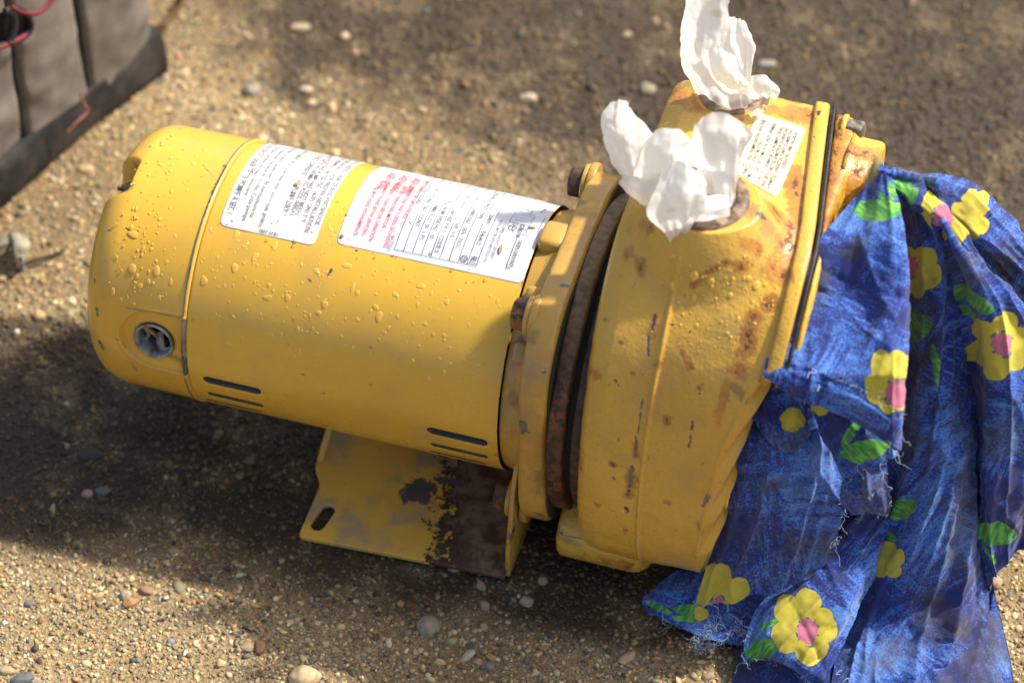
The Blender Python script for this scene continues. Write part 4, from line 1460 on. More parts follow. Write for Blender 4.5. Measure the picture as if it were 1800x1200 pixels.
# dirt and, low on the right, painted-in shade; stronger where told
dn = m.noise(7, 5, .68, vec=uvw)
dk = m.mr(m.add(dn, m.mul(m.attr('dirt_shade'), .30)), .52, .82)
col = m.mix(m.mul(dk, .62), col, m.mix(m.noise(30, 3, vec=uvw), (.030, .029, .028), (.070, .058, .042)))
lint = m.mr(m.noise(190, 2, .5, vec=uvw), .74, .80)
col = m.mix(m.mul(lint, .35), col, (.35, .38, .45))
wv = m.noise(1, 2, .5, vec=m.scaled((700, 200, 1), uvw))
mat_cloth = m.fin(col, .85, m.bump(m.add(m.mul(m.noise(420, 2, .6, vec=uvw), .6), wv), .35, .0004), Sheen_Weight=.25, Sheen_Roughness=.5)
mat_thread = M('pale_thread').fin((.42, .50, .62), .8)

rag = empty('rag', (.20, -.08, G), 'torn blue floral rag with yellow flowers draped over the cover end of the pump', 'rag')


def flower_d(p, c, r, n=6, rot=0.0, deep=.30, sq=(1, 1)):
    d = (p - np.array(c)) / np.array(sq)
    th = np.arctan2(d[:, 1], d[:, 0]) + rot
    rr_ = r * (1 - deep + deep * np.abs(np.cos(n / 2 * th + .25 * np.sin(th + r))) ** .6)
    rr_ = rr_ * (1 + .16 * vnoise(np.stack([np.cos(th), np.sin(th)], -1) * 1.3 + r, 1.0, 3, 2))
    return rr_ - np.hypot(d[:, 0], d[:, 1])


def leaf_d(p, a, b, w_):
    a, b = np.array(a, float), np.array(b, float)
    L = np.linalg.norm(b - a); d = (b - a) / L; n_ = np.array([-d[1], d[0]])
    t_ = ((p - a) @ d) / L; s = np.abs((p - a) @ n_)
    w2 = w_ * np.sin(np.pi * np.clip(t_, 0, 1)) ** .65
    return np.where((t_ > 0) & (t_ < 1), w2 - s, -20)


def sheet(name, guides, zf, nu=70, nv=90, wr=.0019, seed=0, flowers=(), leaves=(), dirt_shade=(), flip=False, fray=None, rotuv=0.0, label=None, mat=None, parent=None, fn=None, curl=0.0, pf=None, crease=0.0, th=.00035, calm=False):
    g = [catmull(np.array(q, float), nv) for q in guides]
    g = np.stack(g)                                   # guides x nv x 3
    h = np.stack([catmull(g[:, j], nu) for j in range(nv)], 1)   # nu x nv x 3
    pxy = h[..., :2].reshape(-1, 2); lift = h[..., 2].ravel() * (1.0 if crease or name in ('hem', 'leaf_blade') else 1.45)
    if crease: pxy = pxy + 3.2 * np.stack([vnoise(pxy, .05, seed + 61, 3), vnoise(pxy, .05, seed + 62, 3)], -1)
    z = zf(pxy)
    d = FWD[None] + ((pxy[:, 0] - 900) / FPX)[:, None] * RIGHT + (-(pxy[:, 1] - 600) / FPX)[:, None] * UP
    t_ = (z - CAM[2]) / d[:, 2]
    dn_ = d / np.linalg.norm(d, axis=1)[:, None]
    p = CAM + d * t_[:, None] - dn_ * lift[:, None]
    if pf is not None: p = pf(pxy, lift)
    # folds along the hang + fine rumples
    U, W = np.meshgrid(np.linspace(0, 1, nu), np.linspace(0, 1, nv), indexing='ij')
    q = np.stack([U.ravel() * 5 + seed, W.ravel() * 1.4 + seed * .7], -1)
    fold = (1 - np.abs(vnoise(np.stack([U.ravel() * 5.5 + seed, W.ravel() * 1.3 + U.ravel() * 1.2], -1), 1.0, seed + 3, 2))) ** 3 - .5
    rum = wr * (2.3 * fold * (0 if crease else 1) + 1.7 * vnoise(q, 1.0, seed, 2) + .9 * vnoise(p, 80, seed + 5, 3) + .25 * vnoise(p, 260, seed + 8, 1))
    if not crease and name != 'leaf_blade':
        r2 = np.random.default_rng(seed + 500)
        lo_, hi_ = pxy.min(0), pxy.max(0)
        for k in range(9):
            a0_ = lo_ + (hi_ - lo_) * r2.uniform(.05, .95, 2)
            an = r2.normal(1.45, .55)
            d_ = np.array([math.cos(an), math.sin(an)])
            rel = pxy - a0_
            al_, la_ = rel @ d_, rel @ np.array([-d_[1], d_[0]]) + 9 * vnoise(pxy, .012, seed + k)
            Lc = r2.uniform(60, 170)
            env = np.exp(-(al_ / Lc) ** 2)
            w_ = r2.uniform(5, 12)
            rum = rum + r2.uniform(.0012, .0030) * env * np.exp(-np.abs(la_) / w_) * (1 if r2.random() < .7 else -1)
    if crease:
        r2 = np.random.default_rng(seed + 900)
        for k in range(9):
            a_ = r2.uniform(0, np.pi); fr_ = r2.uniform(.35, 1.1) / 60
            ph_ = (pxy @ np.array([math.cos(a_), math.sin(a_)])) * fr_ + r2.uniform(0, 1) + .15 * vnoise(pxy, .02, seed + k)
            rum = rum + crease * r2.uniform(.3, 1) * (.35 / (fr_ * 60)) * (np.abs((ph_ % 1) - .5) * 2 - .5)
        # pleats that run down to where the paper is pinched, plus a few faint crumples
        Uf, Wf = U.ravel(), W.ravel()
        for k in range(3):
            fr_ = r2.uniform(1.2, 3.4)
            q_ = Uf * fr_ + r2.uniform(0, 1) + r2.uniform(-.6, .6) * Wf + .25 * vnoise(np.stack([Uf, Wf], -1), 2.5, seed + k + 40)
            rum = rum + crease * r2.uniform(.5, 1.1) * (.35 + .8 * Wf) / fr_ ** .5 * (np.abs((q_ % 1) - .5) * 2 - .5)
        for k in range(4):
            a_ = r2.uniform(0, np.pi); fr_ = r2.uniform(2, 4) / 60
            ph_ = (pxy @ np.array([math.cos(a_), math.sin(a_)])) * fr_ + .3 * vnoise(pxy, .03, seed + k + 60)
            rum = rum + crease * .14 * sstep(0, .5, vnoise(pxy, .025, seed + k + 80)) * (np.abs((ph_ % 1) - .5) * 2 - .5)
    if calm: rum = rum * (sstep(.0, .16, U.ravel()) if calm == 'u' else sstep(.0, .16, W.ravel()))
    P3 = p.reshape(nu, nv, 3)
    du_, dv_ = np.gradient(P3, axis=0), np.gradient(P3, axis=1)
    nn_ = np.cross(du_, dv_).reshape(-1, 3); nn_ /= np.linalg.norm(nn_, axis=1)[:, None] + 1e-12
    sgn = np.sign((nn_ * (CAM - p)).sum(1)); nn_ *= sgn[:, None]
    p = p + nn_ * rum[:, None]
    if curl:
        e = np.clip((W.ravel() - .93) / .07, 0, 1)
        p = p - nn_ * (curl * e ** 2)[:, None]
    p[:, 2] = np.maximum(p[:, 2], G + .0018)
    flipf = np.median(sgn) < 0
    n0 = len(p)
    vv = np.concatenate([p + nn_ * th, p - nn_ * th])
    f1 = grid_faces(nu, nv, flip=flipf); f2 = grid_faces(nu, nv, flip=not flipf) + n0
    idx = np.arange(n0).reshape(nu, nv)
    loop = np.concatenate([idx[0, :], idx[1:, -1], idx[-1, -2::-1], idx[-2:0:-1, 0]])
    l2 = np.roll(loop, -1)
    f3 = np.stack([loop, l2, l2 + n0, loop + n0], -1)
    if crease and mat is not None and name == 'paper_fold':
        me = mesh_data(name, p, [f1]); n2 = lambda a_: a_
    else:
        me = mesh_data(name, vv, [f1, f2, f3]); n2 = lambda a_: np.concatenate([a_, a_])
    fd = np.full(n0, -30.0); hd = np.full(n0, -30.0); ld = np.full(n0, -30.0)
    for (c, r, n_, rot, hc, hr, *sq) in flowers:
        sq = sq[0] if sq else (1, 1)
        fd = np.maximum(fd, flower_d(pxy, c, r, n_, rot, sq=sq))
        hd = np.maximum(hd, flower_d(pxy, hc, hr, 3, .4, .12, sq=(.85, 1.1)))
    for (a_, b_, w_) in leaves: ld = np.maximum(ld, leaf_d(pxy, a_, b_, w_))
    dd = np.zeros(n0)
    for (c, r) in dirt_shade: dd = np.maximum(dd, np.exp(-(((pxy - np.array(c)) / np.array(r)) ** 2).sum(1)))
    for nm, a_ in (('flower', fd), ('heart', hd), ('leaf', ld), ('dirt_shade', dd)): attr(me, nm, n2(a_))
    c_, s_ = math.cos(rotuv), math.sin(rotuv)
    uv = pxy / 300.0 + seed * 3.7
    uv = np.stack([uv[:, 0] * c_ - uv[:, 1] * s_, uv[:, 0] * s_ + uv[:, 1] * c_, np.full(n0, seed * 1.3)], -1)
    vattr(me, 'tuv', n2(uv))
    o = link(name, me, mat or mat_cloth, parent or rag)
    if label: o['label'] = label
    o['_n'] = 0; del o['_n']
    return o, p.reshape(nu, nv, 3), nn_.reshape(nu, nv, 3)


def zi(*pairs):
    a_ = np.array(pairs, float)
    return lambda p: np.interp(p[:, 1], a_[:, 0], a_[:, 1])


threads = []


def fray(edge, nrm_, n, ln, seed, spread=1.0, r=.00010):
    """loose ends hanging from an edge"""
    rng = np.random.default_rng(seed)
    for i in range(n):
        k = rng.integers(0, len(edge) - 1)
        b = edge[k] + (edge[k + 1] - edge[k]) * rng.random() + nrm_[k] * .0006
        L = ln * rng.uniform(.4, 1.5)
        dirn = np.array([rng.normal(0, .7), rng.normal(-.5, .6), rng.normal(0, .4)]) * spread
        pts = [b]
        for s in range(6):
            dirn = dirn + rng.normal(0, .75, 3)
            dirn /= np.linalg.norm(dirn) + 1e-9
            pts.append(pts[-1] + dirn * L / 6 + nrm_[k] * L * .03)
        pts = np.array(pts); pts[:, 2] = np.maximum(pts[:, 2], G + .002)
        threads.append(tube(catmull(pts, 14), r * rng.uniform(.7, 1.3), 4, False))


ZM = zi((290, .150), (430, .115), (660, .045), (800, .0), (950, -.055), (1060, -.095), (1130, -.107), (1400, -.108))
# low lying cloth behind everything
sheet('cloth_fold', [[(1395, 900, 0), (1330, 1040, 0), (1290, 1180, 0), (1285, 1260, 0)], [(1450, 850, 0), (1430, 1000, 0.002), (1400, 1150, 0), (1395, 1260, 0)], [(1520, 800, 0), (1520, 1000, -.004), (1510, 1120, 0), (1500, 1260, 0)],
                     [(1600, 800, 0), (1600, 1000, 0), (1610, 1120, .004), (1600, 1260, 0)], [(1700, 850, 0), (1700, 1000, -.003), (1700, 1130, 0), (1700, 1260, 0)], [(1738, 930, 0), (1752, 1050, 0), (1775, 1150, 0), (1792, 1260, 0)]],
      zi((800, -.035), (900, -.070), (1000, -.096), (1080, -.106), (1300, -.1085)), 110, 100, .0032, 21, dirt_shade=[((1720, 1150), (90, 110)), ((1340, 1150), (60, 60)), ((1560, 1180), (70, 40))], rotuv=.4)  # lower right patch also paints shade into the cloth colour
# inner layer that joins the panels behind the front ones
sheet('cloth_fold', [[(1536, 322, .0), (1490, 420, .0), (1450, 540, .0), (1420, 680, .0), (1390, 850, .0), (1360, 1000, .0)], [(1550, 320, .0), (1540, 430, .003), (1520, 560, .003), (1500, 700, .003), (1480, 860, .0), (1460, 1010, .0)],
                     [(1580, 330, .0), (1610, 430, .0), (1610, 560, -.003), (1600, 700, -.003), (1590, 860, .0), (1580, 1020, .0)], [(1610, 345, .0), (1690, 460, .003), (1710, 560, .003), (1715, 700, .003), (1705, 860, .0), (1700, 1020, .0)],
                     [(1640, 370, .0), (1750, 480, .0), (1800, 580, .0), (1810, 700, .0), (1780, 850, .0), (1735, 960, .0)]],
      lambda p: ZM(p) - .018 * sstep(300, 420, p[:, 1]), 90, 100, .0016, 20, rotuv=.3)
# dirty recess between the front panel and the middle pleats
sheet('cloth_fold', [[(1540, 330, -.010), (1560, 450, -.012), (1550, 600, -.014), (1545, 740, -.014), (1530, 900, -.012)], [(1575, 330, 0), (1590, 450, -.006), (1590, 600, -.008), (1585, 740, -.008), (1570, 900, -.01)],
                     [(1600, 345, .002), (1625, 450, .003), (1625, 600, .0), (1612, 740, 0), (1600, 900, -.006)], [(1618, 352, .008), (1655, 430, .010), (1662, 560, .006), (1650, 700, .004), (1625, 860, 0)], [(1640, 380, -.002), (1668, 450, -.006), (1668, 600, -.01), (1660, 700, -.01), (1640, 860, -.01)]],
      ZM, 80, 130, .0018, 22, flowers=[((1612, 475), 46, 5, .9, (1592, 465), 21)], leaves=[((1572, 590), (1640, 560), 26), ((1640, 600), (1655, 690), 7)], dirt_shade=[((1620, 640), (34, 130)), ((1600, 380), (50, 40)), ((1600, 780), (40, 80))], rotuv=1.0)
# middle pleats
gz = lambda p: ZM(p)
sheet('cloth_fold', [[(1650, 460, -.004), (1638, 600, -.006), (1618, 740, -.006), (1575, 850, -.008), (1530, 960, -.008), (1490, 1060, 0), (1460, 1200, 0), (1450, 1250, 0)],
                     [(1655, 440, .004), (1652, 600, .003), (1632, 740, .006), (1600, 850, .006), (1562, 960, .006), (1525, 1060, .008), (1500, 1170, .004), (1490, 1250, 0)],
                     [(1662, 430, .004), (1668, 600, .0), (1650, 740, .009), (1640, 850, .013), (1600, 950, .016), (1560, 1070, .010), (1540, 1175, .006), (1535, 1215, .0)],
                     [(1672, 440, -.004), (1682, 600, -.006), (1676, 740, .003), (1672, 850, .013), (1655, 950, .018), (1620, 1080, .012), (1600, 1175, .006), (1595, 1215, 0)],
                     [(1685, 450, -.008), (1695, 600, -.012), (1698, 740, -.004), (1700, 850, .004), (1700, 950, .010), (1685, 1070, .010), (1665, 1130, .006), (1655, 1180, 0)],
                     [(1700, 470, -.012), (1708, 600, -.018), (1714, 740, -.012), (1722, 850, -.006), (1730, 950, -.002), (1742, 1040, .003), (1738, 1090, .002), (1715, 1146, 0)]],
      gz, 130, 170, .0026, 23, flowers=[((1560, 985), 33, 5, .3, (1500, 1085), 1)], leaves=[((1560, 905), (1612, 885), 17), ((1553, 920), (1570, 955), 5), ((1600, 800), (1625, 690), 4)],
      dirt_shade=[((1560, 1150), (80, 50)), ((1690, 880), (30, 200)), ((1640, 1080), (50, 70)), ((1690, 1100), (50, 50)), ((1620, 770), (22, 22))], rotuv=.9, curl=.004)  # patches low on the right darken the print as painted shade too
# big right hand sheet
sheet('cloth_fold', [[(1618, 352, .004), (1662, 450, .0), (1688, 560, -.006), (1693, 700, -.012), (1700, 850, -.010), (1712, 1000, -.006), (1738, 1044, -.004)],
                     [(1628, 352, .012), (1676, 440, .012), (1706, 560, .006), (1722, 700, .004), (1722, 850, .006), (1722, 950, .004), (1742, 1030, .002)],
                     [(1640, 365, .010), (1700, 455, .018), (1745, 560, .016), (1762, 700, .016), (1755, 850, .016), (1742, 950, .008), (1750, 1010, .004)],
                     [(1655, 400, .0), (1735, 490, .012), (1790, 580, .012), (1815, 700, .016), (1800, 850, .012), (1775, 930, .006), (1768, 985, .003)],
                     [(1670, 420, -.008), (1770, 505, .004), (1850, 600, .006), (1880, 700, .010), (1860, 820, .006), (1825, 910, .002), (1800, 955, .001)]],
      zi((290, .145), (430, .115), (560, .075), (700, .030), (850, -.02), (950, -.055), (1060, -.092), (1300, -.107)), 110, 140, .0021, 24,
      flowers=[((1757, 607), 62, 6, .35, (1762, 603), 19)], leaves=[((1672, 502), (1747, 546), 15), ((1680, 530), (1718, 572), 6), ((1672, 500), (1682, 600), 6), ((1712, 932), (1786, 936), 20), ((1700, 890), (1716, 1012), 9), ((1726, 950), (1752, 992), 5)],
      dirt_shade=[((1770, 780), (40, 50)), ((1690, 470), (40, 40)), ((1730, 1030), (30, 30))], rotuv=-.35)
# back flap with the pleat that carries a squeezed flower
sheet('cloth_fold', [[(1538, 293, -.004), (1570, 300, .0), (1620, 304, .002), (1690, 312, .002), (1740, 345, .002), (1790, 400, .002), (1850, 480, .0)],
                     [(1540, 300, .004), (1580, 312, .008), (1640, 325, .012), (1700, 350, .012), (1750, 400, .012), (1800, 455, .010), (1860, 540, .008)],
                     [(1542, 306, .002), (1590, 330, .006), (1640, 352, .008), (1680, 390, .006), (1730, 440, .004), (1790, 500, .0), (1870, 570, .0)],
                     [(1544, 312, .0), (1590, 340, -.004), (1630, 372, -.006), (1670, 420, -.010), (1720, 470, -.014), (1780, 525, -.016), (1860, 610, -.016)]],
      lambda p: np.interp(p[:, 1], [280, 430, 620], [.146, .118, .06]) - np.clip(p[:, 0] - 1650, 0, 400) * .00022, 100, 150, .0020, 25,
      flowers=[((1702, 388), 36, 5, 1.0, (1900, 300), 1), ((1716, 352), 24, 3, .3, (1900, 300), 1)], leaves=[((1612, 318), (1640, 335), 8)], dirt_shade=[((1760, 470), (30, 30)), ((1620, 318), (40, 10))], rotuv=.8)
sheet('cloth_fold', [[(1545, 308, .010), (1590, 318, .012), (1630, 332, .013), (1665, 365, .012), (1715, 440, .006), (1740, 470, .0)], [(1548, 315, .014), (1585, 330, .018), (1620, 350, .020), (1655, 385, .018), (1700, 440, .012), (1728, 470, .004)],
                     [(1550, 322, .010), (1580, 342, .014), (1612, 368, .014), (1640, 405, .010), (1680, 450, .004), (1710, 478, -.002)]],
      lambda p: np.interp(p[:, 1], [280, 430, 620], [.142, .112, .06]), 50, 90, .0009, 26,
      flowers=[((1661, 385), 62, 6, .2, (1657, 382), 20, (.75, 1))], leaves=[((1560, 325), (1605, 330), 12), ((1590, 322), (1612, 352), 6)], rotuv=.5)
# front panel with frayed hem
A_, pa_, na_ = sheet('cloth_fold', [[(1533, 318, .0), (1496, 356, .002), (1434, 430, .005), (1384, 520, .007), (1354, 600, .007), (1341, 662, .006)],
                     [(1540, 306, .006), (1520, 380, .006), (1480, 460, .006), (1445, 545, .008), (1422, 620, .008), (1398, 684, .008)],
                     [(1548, 302, .010), (1540, 400, .012), (1530, 490, .011), (1510, 580, .010), (1495, 650, .012), (1475, 722, .012)],
                     [(1556, 306, .012), (1568, 400, .014), (1572, 500, .014), (1565, 600, .014), (1555, 680, .014), (1545, 762, .015)],
                     [(1566, 318, .008), (1586, 400, .012), (1592, 500, .012), (1588, 600, .012), (1582, 690, .012), (1578, 790, .013)],
                     [(1566, 322, .0), (1583, 400, .0), (1589, 500, .0), (1584, 600, .0), (1578, 690, .0), (1572, 785, .002)]],
      zi((290, .150), (430, .132), (540, .108), (660, .090), (800, .045)), 120, 140, .0017, 27,
      flowers=[((1560, 672), 50, 5, .95, (1574, 690), 22, (.8, 1.15))], leaves=[((1496, 374), (1592, 366), 19), ((1540, 335), (1568, 360), 5), ((1560, 318), (1572, 352), 6)], dirt_shade=[((1440, 500), (16, 50)), ((1500, 440), (24, 24))], rotuv=1.1, calm='u')
# hem band: turned-up strip along the lower edge
hem = [[(1352, 636, .003), (1400, 645, .012), (1470, 665, .018), (1530, 690, .020), (1578, 722, .018)], [(1350, 650, .004), (1402, 665, .014), (1474, 690, .020), (1534, 722, .022), (1582, 760, .020)], [(1348, 667, .003), (1400, 689, .011), (1476, 726, .017), (1546, 768, .019), (1581, 795, .017)]]
H_, ph_, nh_ = sheet('hem', hem, zi((290, .150), (430, .132), (540, .108), (660, .090), (800, .045)), 24, 110, .0006, 28, flowers=[((1560, 672), 50, 5, .95, (1574, 690), 22, (.8, 1.15))], dirt_shade=[((1500, 760), (60, 20))], rotuv=1.2, calm='v')
fray(ph_[0], nh_[0], 45, .005, 31, .6, .00008)
fray(ph_[0][10:45], nh_[0][10:45], 4, .022, 32, .5, .0002)
fray(ph_[-1][70:], nh_[-1][70:], 8, .008, 33, .6, .00011)
fray(ph_[:, -1], nh_[:, -1], 10, .008, 34)
# layers that show under the hem
sheet('cloth_fold', [[(1312, 672, -.006), (1318, 720, -.006), (1345, 765, -.006), (1368, 790, -.006)], [(1360, 680, -.004), (1370, 725, -.002), (1385, 765, -.002), (1402, 790, -.003)], [(1410, 690, -.006), (1415, 725, -.004), (1418, 745, -.004), (1422, 765, -.005)]],
      zi((650, .074), (800, .044)), 40, 40, .0008, 29, flowers=[((1392, 738), 22, 3, .3, (1900, 300), 1)], dirt_shade=[((1400, 770), (30, 30))], rotuv=.2, curl=.002)
J_, pj_, nj_ = sheet('cloth_fold', [[(1418, 690, -.004), (1440, 760, -.006), (1462, 800, -.006), (1478, 845, -.006)], [(1470, 700, .0), (1490, 750, .002), (1505, 790, .002), (1512, 828, .0)], [(1530, 730, .0), (1545, 760, .002), (1552, 785, .002), (1556, 808, .0)], [(1575, 760, -.002), (1578, 775, -.002), (1578, 785, -.002), (1577, 796, -.003)]],
      zi((650, .080), (850, .030)), 60, 50, .0008, 30, flowers=[((1440, 708), 22, 4, .3, (1900, 300), 1)], leaves=[((1474, 800), (1562, 782), 19), ((1478, 786), (1512, 736), 9), ((1420, 690), (1434, 730), 9)], rotuv=.9)
fray(pj_[:, -1], nj_[:, -1], 14, .010, 35)
# tongue lying on the ground to the left
G_, pg_, ng_ = sheet('cloth_fold', [[(1330, 930, .0), (1262, 965, .0), (1225, 985, .0), (1180, 1010, .0), (1150, 1030, .0), (1131, 1050, .0)], [(1330, 1000, .004), (1270, 1010, .006), (1230, 1030, .006), (1190, 1045, .005), (1155, 1058, .003), (1129, 1060, .001)],
                     [(1340, 1060, .002), (1290, 1068, .003), (1240, 1070, .003), (1200, 1072, .002), (1160, 1075, .001), (1133, 1066, .0)], [(1350, 1130, .0), (1305, 1132, .0), (1255, 1125, .0), (1212, 1110, .0), (1170, 1090, .0), (1136, 1072, .0)]],
      zi((900, -.07), (1000, -.100), (1060, -.104), (1150, -.108)), 50, 80, .0010, 31, leaves=[((1133, 1056), (1182, 1078), 6), ((1182, 1070), (1246, 1072), 10), ((1180, 1085), (1240, 1090), 6)], flowers=[((1232, 1078), 14, 3, 0, (1900, 300), 1)], rotuv=-.5)
fray(pg_[-1], ng_[-1], 30, .012, 36, .6, .0001)
# lower left panel over it
C_, pc_, nc_ = sheet('cloth_fold', [[(1312, 690, -.002), (1306, 780, .0), (1288, 860, .0), (1262, 940, .0), (1240, 1000, .0), (1222, 1062, .0)], [(1350, 700, .002), (1350, 790, .006), (1335, 870, .008), (1312, 950, .008), (1292, 1000, .007), (1278, 1056, .005)],
                     [(1400, 710, .004), (1402, 790, .008), (1392, 870, .012), (1370, 950, .012), (1352, 1000, .010), (1340, 1046, .008)], [(1450, 730, .002), (1450, 800, .006), (1442, 870, .010), (1428, 930, .010), (1412, 980, .009), (1405, 1018, .007)],
                     [(1490, 790, .0), (1484, 830, .0), (1480, 870, .004), (1476, 905, .005), (1470, 935, .005), (1462, 968, .004)]],
      zi((650, .056), (780, .034), (880, -.006), (985, -.058), (1070, -.092)), 110, 120, .0020, 32, flowers=[((1262, 1040), 48, 5, .3, (1262, 1062), 15, (1.2, 1))], dirt_shade=[((1440, 960), (50, 40)), ((1330, 740), (30, 40)), ((1360, 850), (60, 20))], rotuv=.15)
fray(pc_[-1][45:], nc_[-1][45:], 18, .008, 37)
fray(pc_[8:30, -1], nc_[8:30, -1], 8, .012, 38)
# torn scrap beside the hole
K_, pk_, nk_ = sheet('cloth_fold', [[(1478, 838, .002), (1478, 860, .002), (1486, 885, .0), (1500, 905, -.002)], [(1510, 825, .006), (1512, 860, .010), (1520, 890, .008), (1530, 905, .004)], [(1560, 812, .006), (1562, 850, .010), (1566, 880, .008), (1560, 903, .003)]],
      zi((780, .035), (950, -.005)), 40, 40, .0010, 33, dirt_shade=[((1540, 870), (60, 40))], rotuv=.6, curl=.003)
fray(pk_[:, -1], nk_[:, -1], 8, .007, 39, .8)
fray(pk_[-1], nk_[-1], 6, .006, 40, .8)
fray(pk_[15:30, 18], nk_[15:30, 18], 12, .004, 41, .8)
# lower middle flap with the big flower
Hh, phh, nhh = sheet('cloth_fold', [[(1555, 850, -.004), (1480, 935, .0), (1440, 975, .0), (1380, 1020, .0), (1325, 1075, .0), (1300, 1160, .0)], [(1565, 880, .002), (1500, 965, .008), (1460, 1010, .010), (1410, 1065, .010), (1370, 1110, .008), (1345, 1158, .004)],
                     [(1572, 900, .0), (1530, 980, .006), (1500, 1030, .010), (1465, 1090, .012), (1420, 1140, .010), (1395, 1180, .006)], [(1578, 920, -.008), (1545, 990, -.004), (1520, 1040, .0), (1495, 1090, .004), (1470, 1150, .004), (1440, 1208, .002)]],
      zi((820, -.010), (900, -.035), (1000, -.066), (1100, -.086), (1210, -.102)), 90, 110, .0015, 34, flowers=[((1412, 1098), 62, 5, 2.5, (1420, 1108), 21, (.95, 1.1))], leaves=[((1305, 1148), (1372, 1132), 17), ((1330, 1110), (1378, 1086), 5)], dirt_shade=[((1340, 1165), (60, 16))], rotuv=-.8, curl=.005)
fray(phh[:, -1], nhh[:, -1], 14, .008, 42)
fray(phh[0][40:], nhh[0][40:], 10, .016, 43)
# the wad of white loose threads
rng = np.random.default_rng(44)
for (px, py, n, s) in ((1236, 1122, 26, .010), (1262, 1102, 34, .010), (1290, 1108, 26, .009), (1225, 1138, 10, .007), (1500, 1195, 20, .010)):
    for i in range(n):
        c = P(px + rng.normal(0, 9), py + rng.normal(0, 7), z=G + .005)
        pts = [c]
        d_ = rng.normal(0, 1, 3)
        for k in range(8):
            d_ = d_ + rng.normal(0, 1.3, 3) + (c - pts[-1]) * 120; d_ /= np.linalg.norm(d_)
            pts.append(pts[-1] + d_ * s * .28)
        pts = np.array(pts); pts[:, 2] = np.clip(pts[:, 2], G + .002, G + .012)
        threads.append(tube(catmull(pts, 20), .00014 * rng.uniform(.7, 1.3), 4, False))
v, f = join_parts(threads)
f = [np.concatenate(f)]
tag(obj('loose_threads', v, f, mat_thread, rag), kind='stuff')
# ---------------------------------------------------------------- paper plugs in the two ports
m = M('paper_towel')
n1 = m.noise(55, 4, .6); n2 = m.noise(20, 3, .55)
col = m.mix(m.mul(m.mr(n2, .52, .72), .55), (.92, .915, .895), (.86, .81, .69))
col = m.mix(m.mul(m.mr(m.add(m.attr('dirt_shade'), m.mul(m.sub(n1, .5), .9)), .35, .9), .7), col, (.36, .27, .14))
m.fin(col, .75, m.bump(m.add(m.mul(n1, 1.0), m.mul(m.noise(240, 3, .6), .5)), .45, .0009))
tl = m.n('BsdfTranslucent', {'Color': (.92, .90, .84, 1)})
m.t.links.new(m.n('MixShader', {0: .5, 1: m.p.outputs[0], 2: tl}), m.out.inputs[0])
mat_paper = m.m


def yplane(y0, tilt=0.0, ref=300):
    def fn(pxy, lift):
        out = np.empty((len(pxy), 3))
        for i, (a_, l_) in enumerate(zip(pxy, lift)):
            out[i] = P(a_[0], a_[1], y=y0 + tilt * (ref - a_[1]), lift=l_)
        return out
    return fn


tis = empty('paper_towel', (PB[0], PB[1], .155), 'crumpled white paper towel with drooping point stuffed into the nearer front port', 'paper towel', 'paper towels plugging the pump ports')
K = dict(mat=mat_paper, parent=tis, wr=.0012, crease=.0015, th=.00016)
yp = yplane(PB[1] + .004, .00004, 330)
sheet('paper_fold', [[(1120, 260, -.016), (1118, 300, -.016), (1150, 340, -.016), (1180, 375, -.014)], [(1170, 240, -.014), (1180, 290, -.018), (1200, 330, -.018), (1215, 370, -.014)], [(1230, 250, -.014), (1240, 290, -.018), (1245, 330, -.018), (1250, 365, -.014)], [(1290, 270, -.014), (1292, 300, -.016), (1288, 330, -.014), (1283, 360, -.012)]],
      None or (lambda p: np.full(len(p), .17)), 50, 50, seed=50, pf=yp, **K)
sheet('paper_fold', [[(1072, 181, .0), (1057, 207, .0), (1061, 250, .0), (1080, 292, .004), (1108, 326, .004)], [(1088, 174, -.004), (1082, 212, -.010), (1090, 250, -.010), (1108, 290, -.004), (1130, 330, .0)], [(1100, 181, .002), (1114, 214, -.004), (1124, 250, -.006), (1132, 285, -.004), (1150, 320, -.006)], [(1112, 200, .004), (1134, 226, .002), (1150, 246, .0), (1158, 280, -.006), (1168, 310, -.010)]],
      lambda p: np.full(len(p), .17), 60, 60, seed=51, pf=yp, **K)
sheet('paper_fold', [[(1142, 234, -.002), (1120, 262, .004), (1112, 300, .008), (1114, 332, .010), (1132, 356, .010)], [(1168, 226, .002), (1150, 258, .012), (1148, 295, .018), (1152, 332, .018), (1172, 364, .012)], [(1198, 230, .0), (1182, 262, .012), (1178, 300, .018), (1182, 340, .018), (1192, 376, .012)], [(1216, 250, -.004), (1208, 280, .002), (1202, 310, .008), (1206, 350, .010), (1214, 380, .008)]],
      lambda p: np.full(len(p), .17), 60, 60, seed=52, pf=yp, **K)
sheet('paper_fold', [[(1087, 320, .012), (1100, 340, .016), (1128, 360, .018), (1142, 365, .018)], [(1092, 310, .006), (1118, 322, .016), (1148, 336, .022), (1160, 348, .022)], [(1112, 306, .0), (1136, 300, .010), (1160, 306, .018), (1180, 318, .018)]],
      lambda p: np.full(len(p), .17), 40, 40, seed=53, pf=yp, **K)
sheet('paper_fold', [[(1222, 226, .004), (1214, 252, .008), (1218, 282, .008), (1228, 312, .004), (1235, 350, .004)], [(1238, 203, .006), (1243, 235, .012), (1248, 270, .012), (1252, 310, .006), (1255, 356, .006)], [(1268, 199, .004), (1278, 235, .010), (1280, 265, .010), (1280, 310, .004), (1278, 364, .004)], [(1298, 211, .0), (1300, 240, .004), (1296, 265, .004), (1292, 310, .0), (1288, 362, .0)], [(1324, 233, -.004), (1313, 252, -.002), (1303, 276, .0), (1296, 320, -.004), (1286, 354, -.004)]],
      lambda p: np.full(len(p), .17), 70, 70, seed=54, pf=yp, dirt_shade=[((1284, 320), (10, 26))], **K)
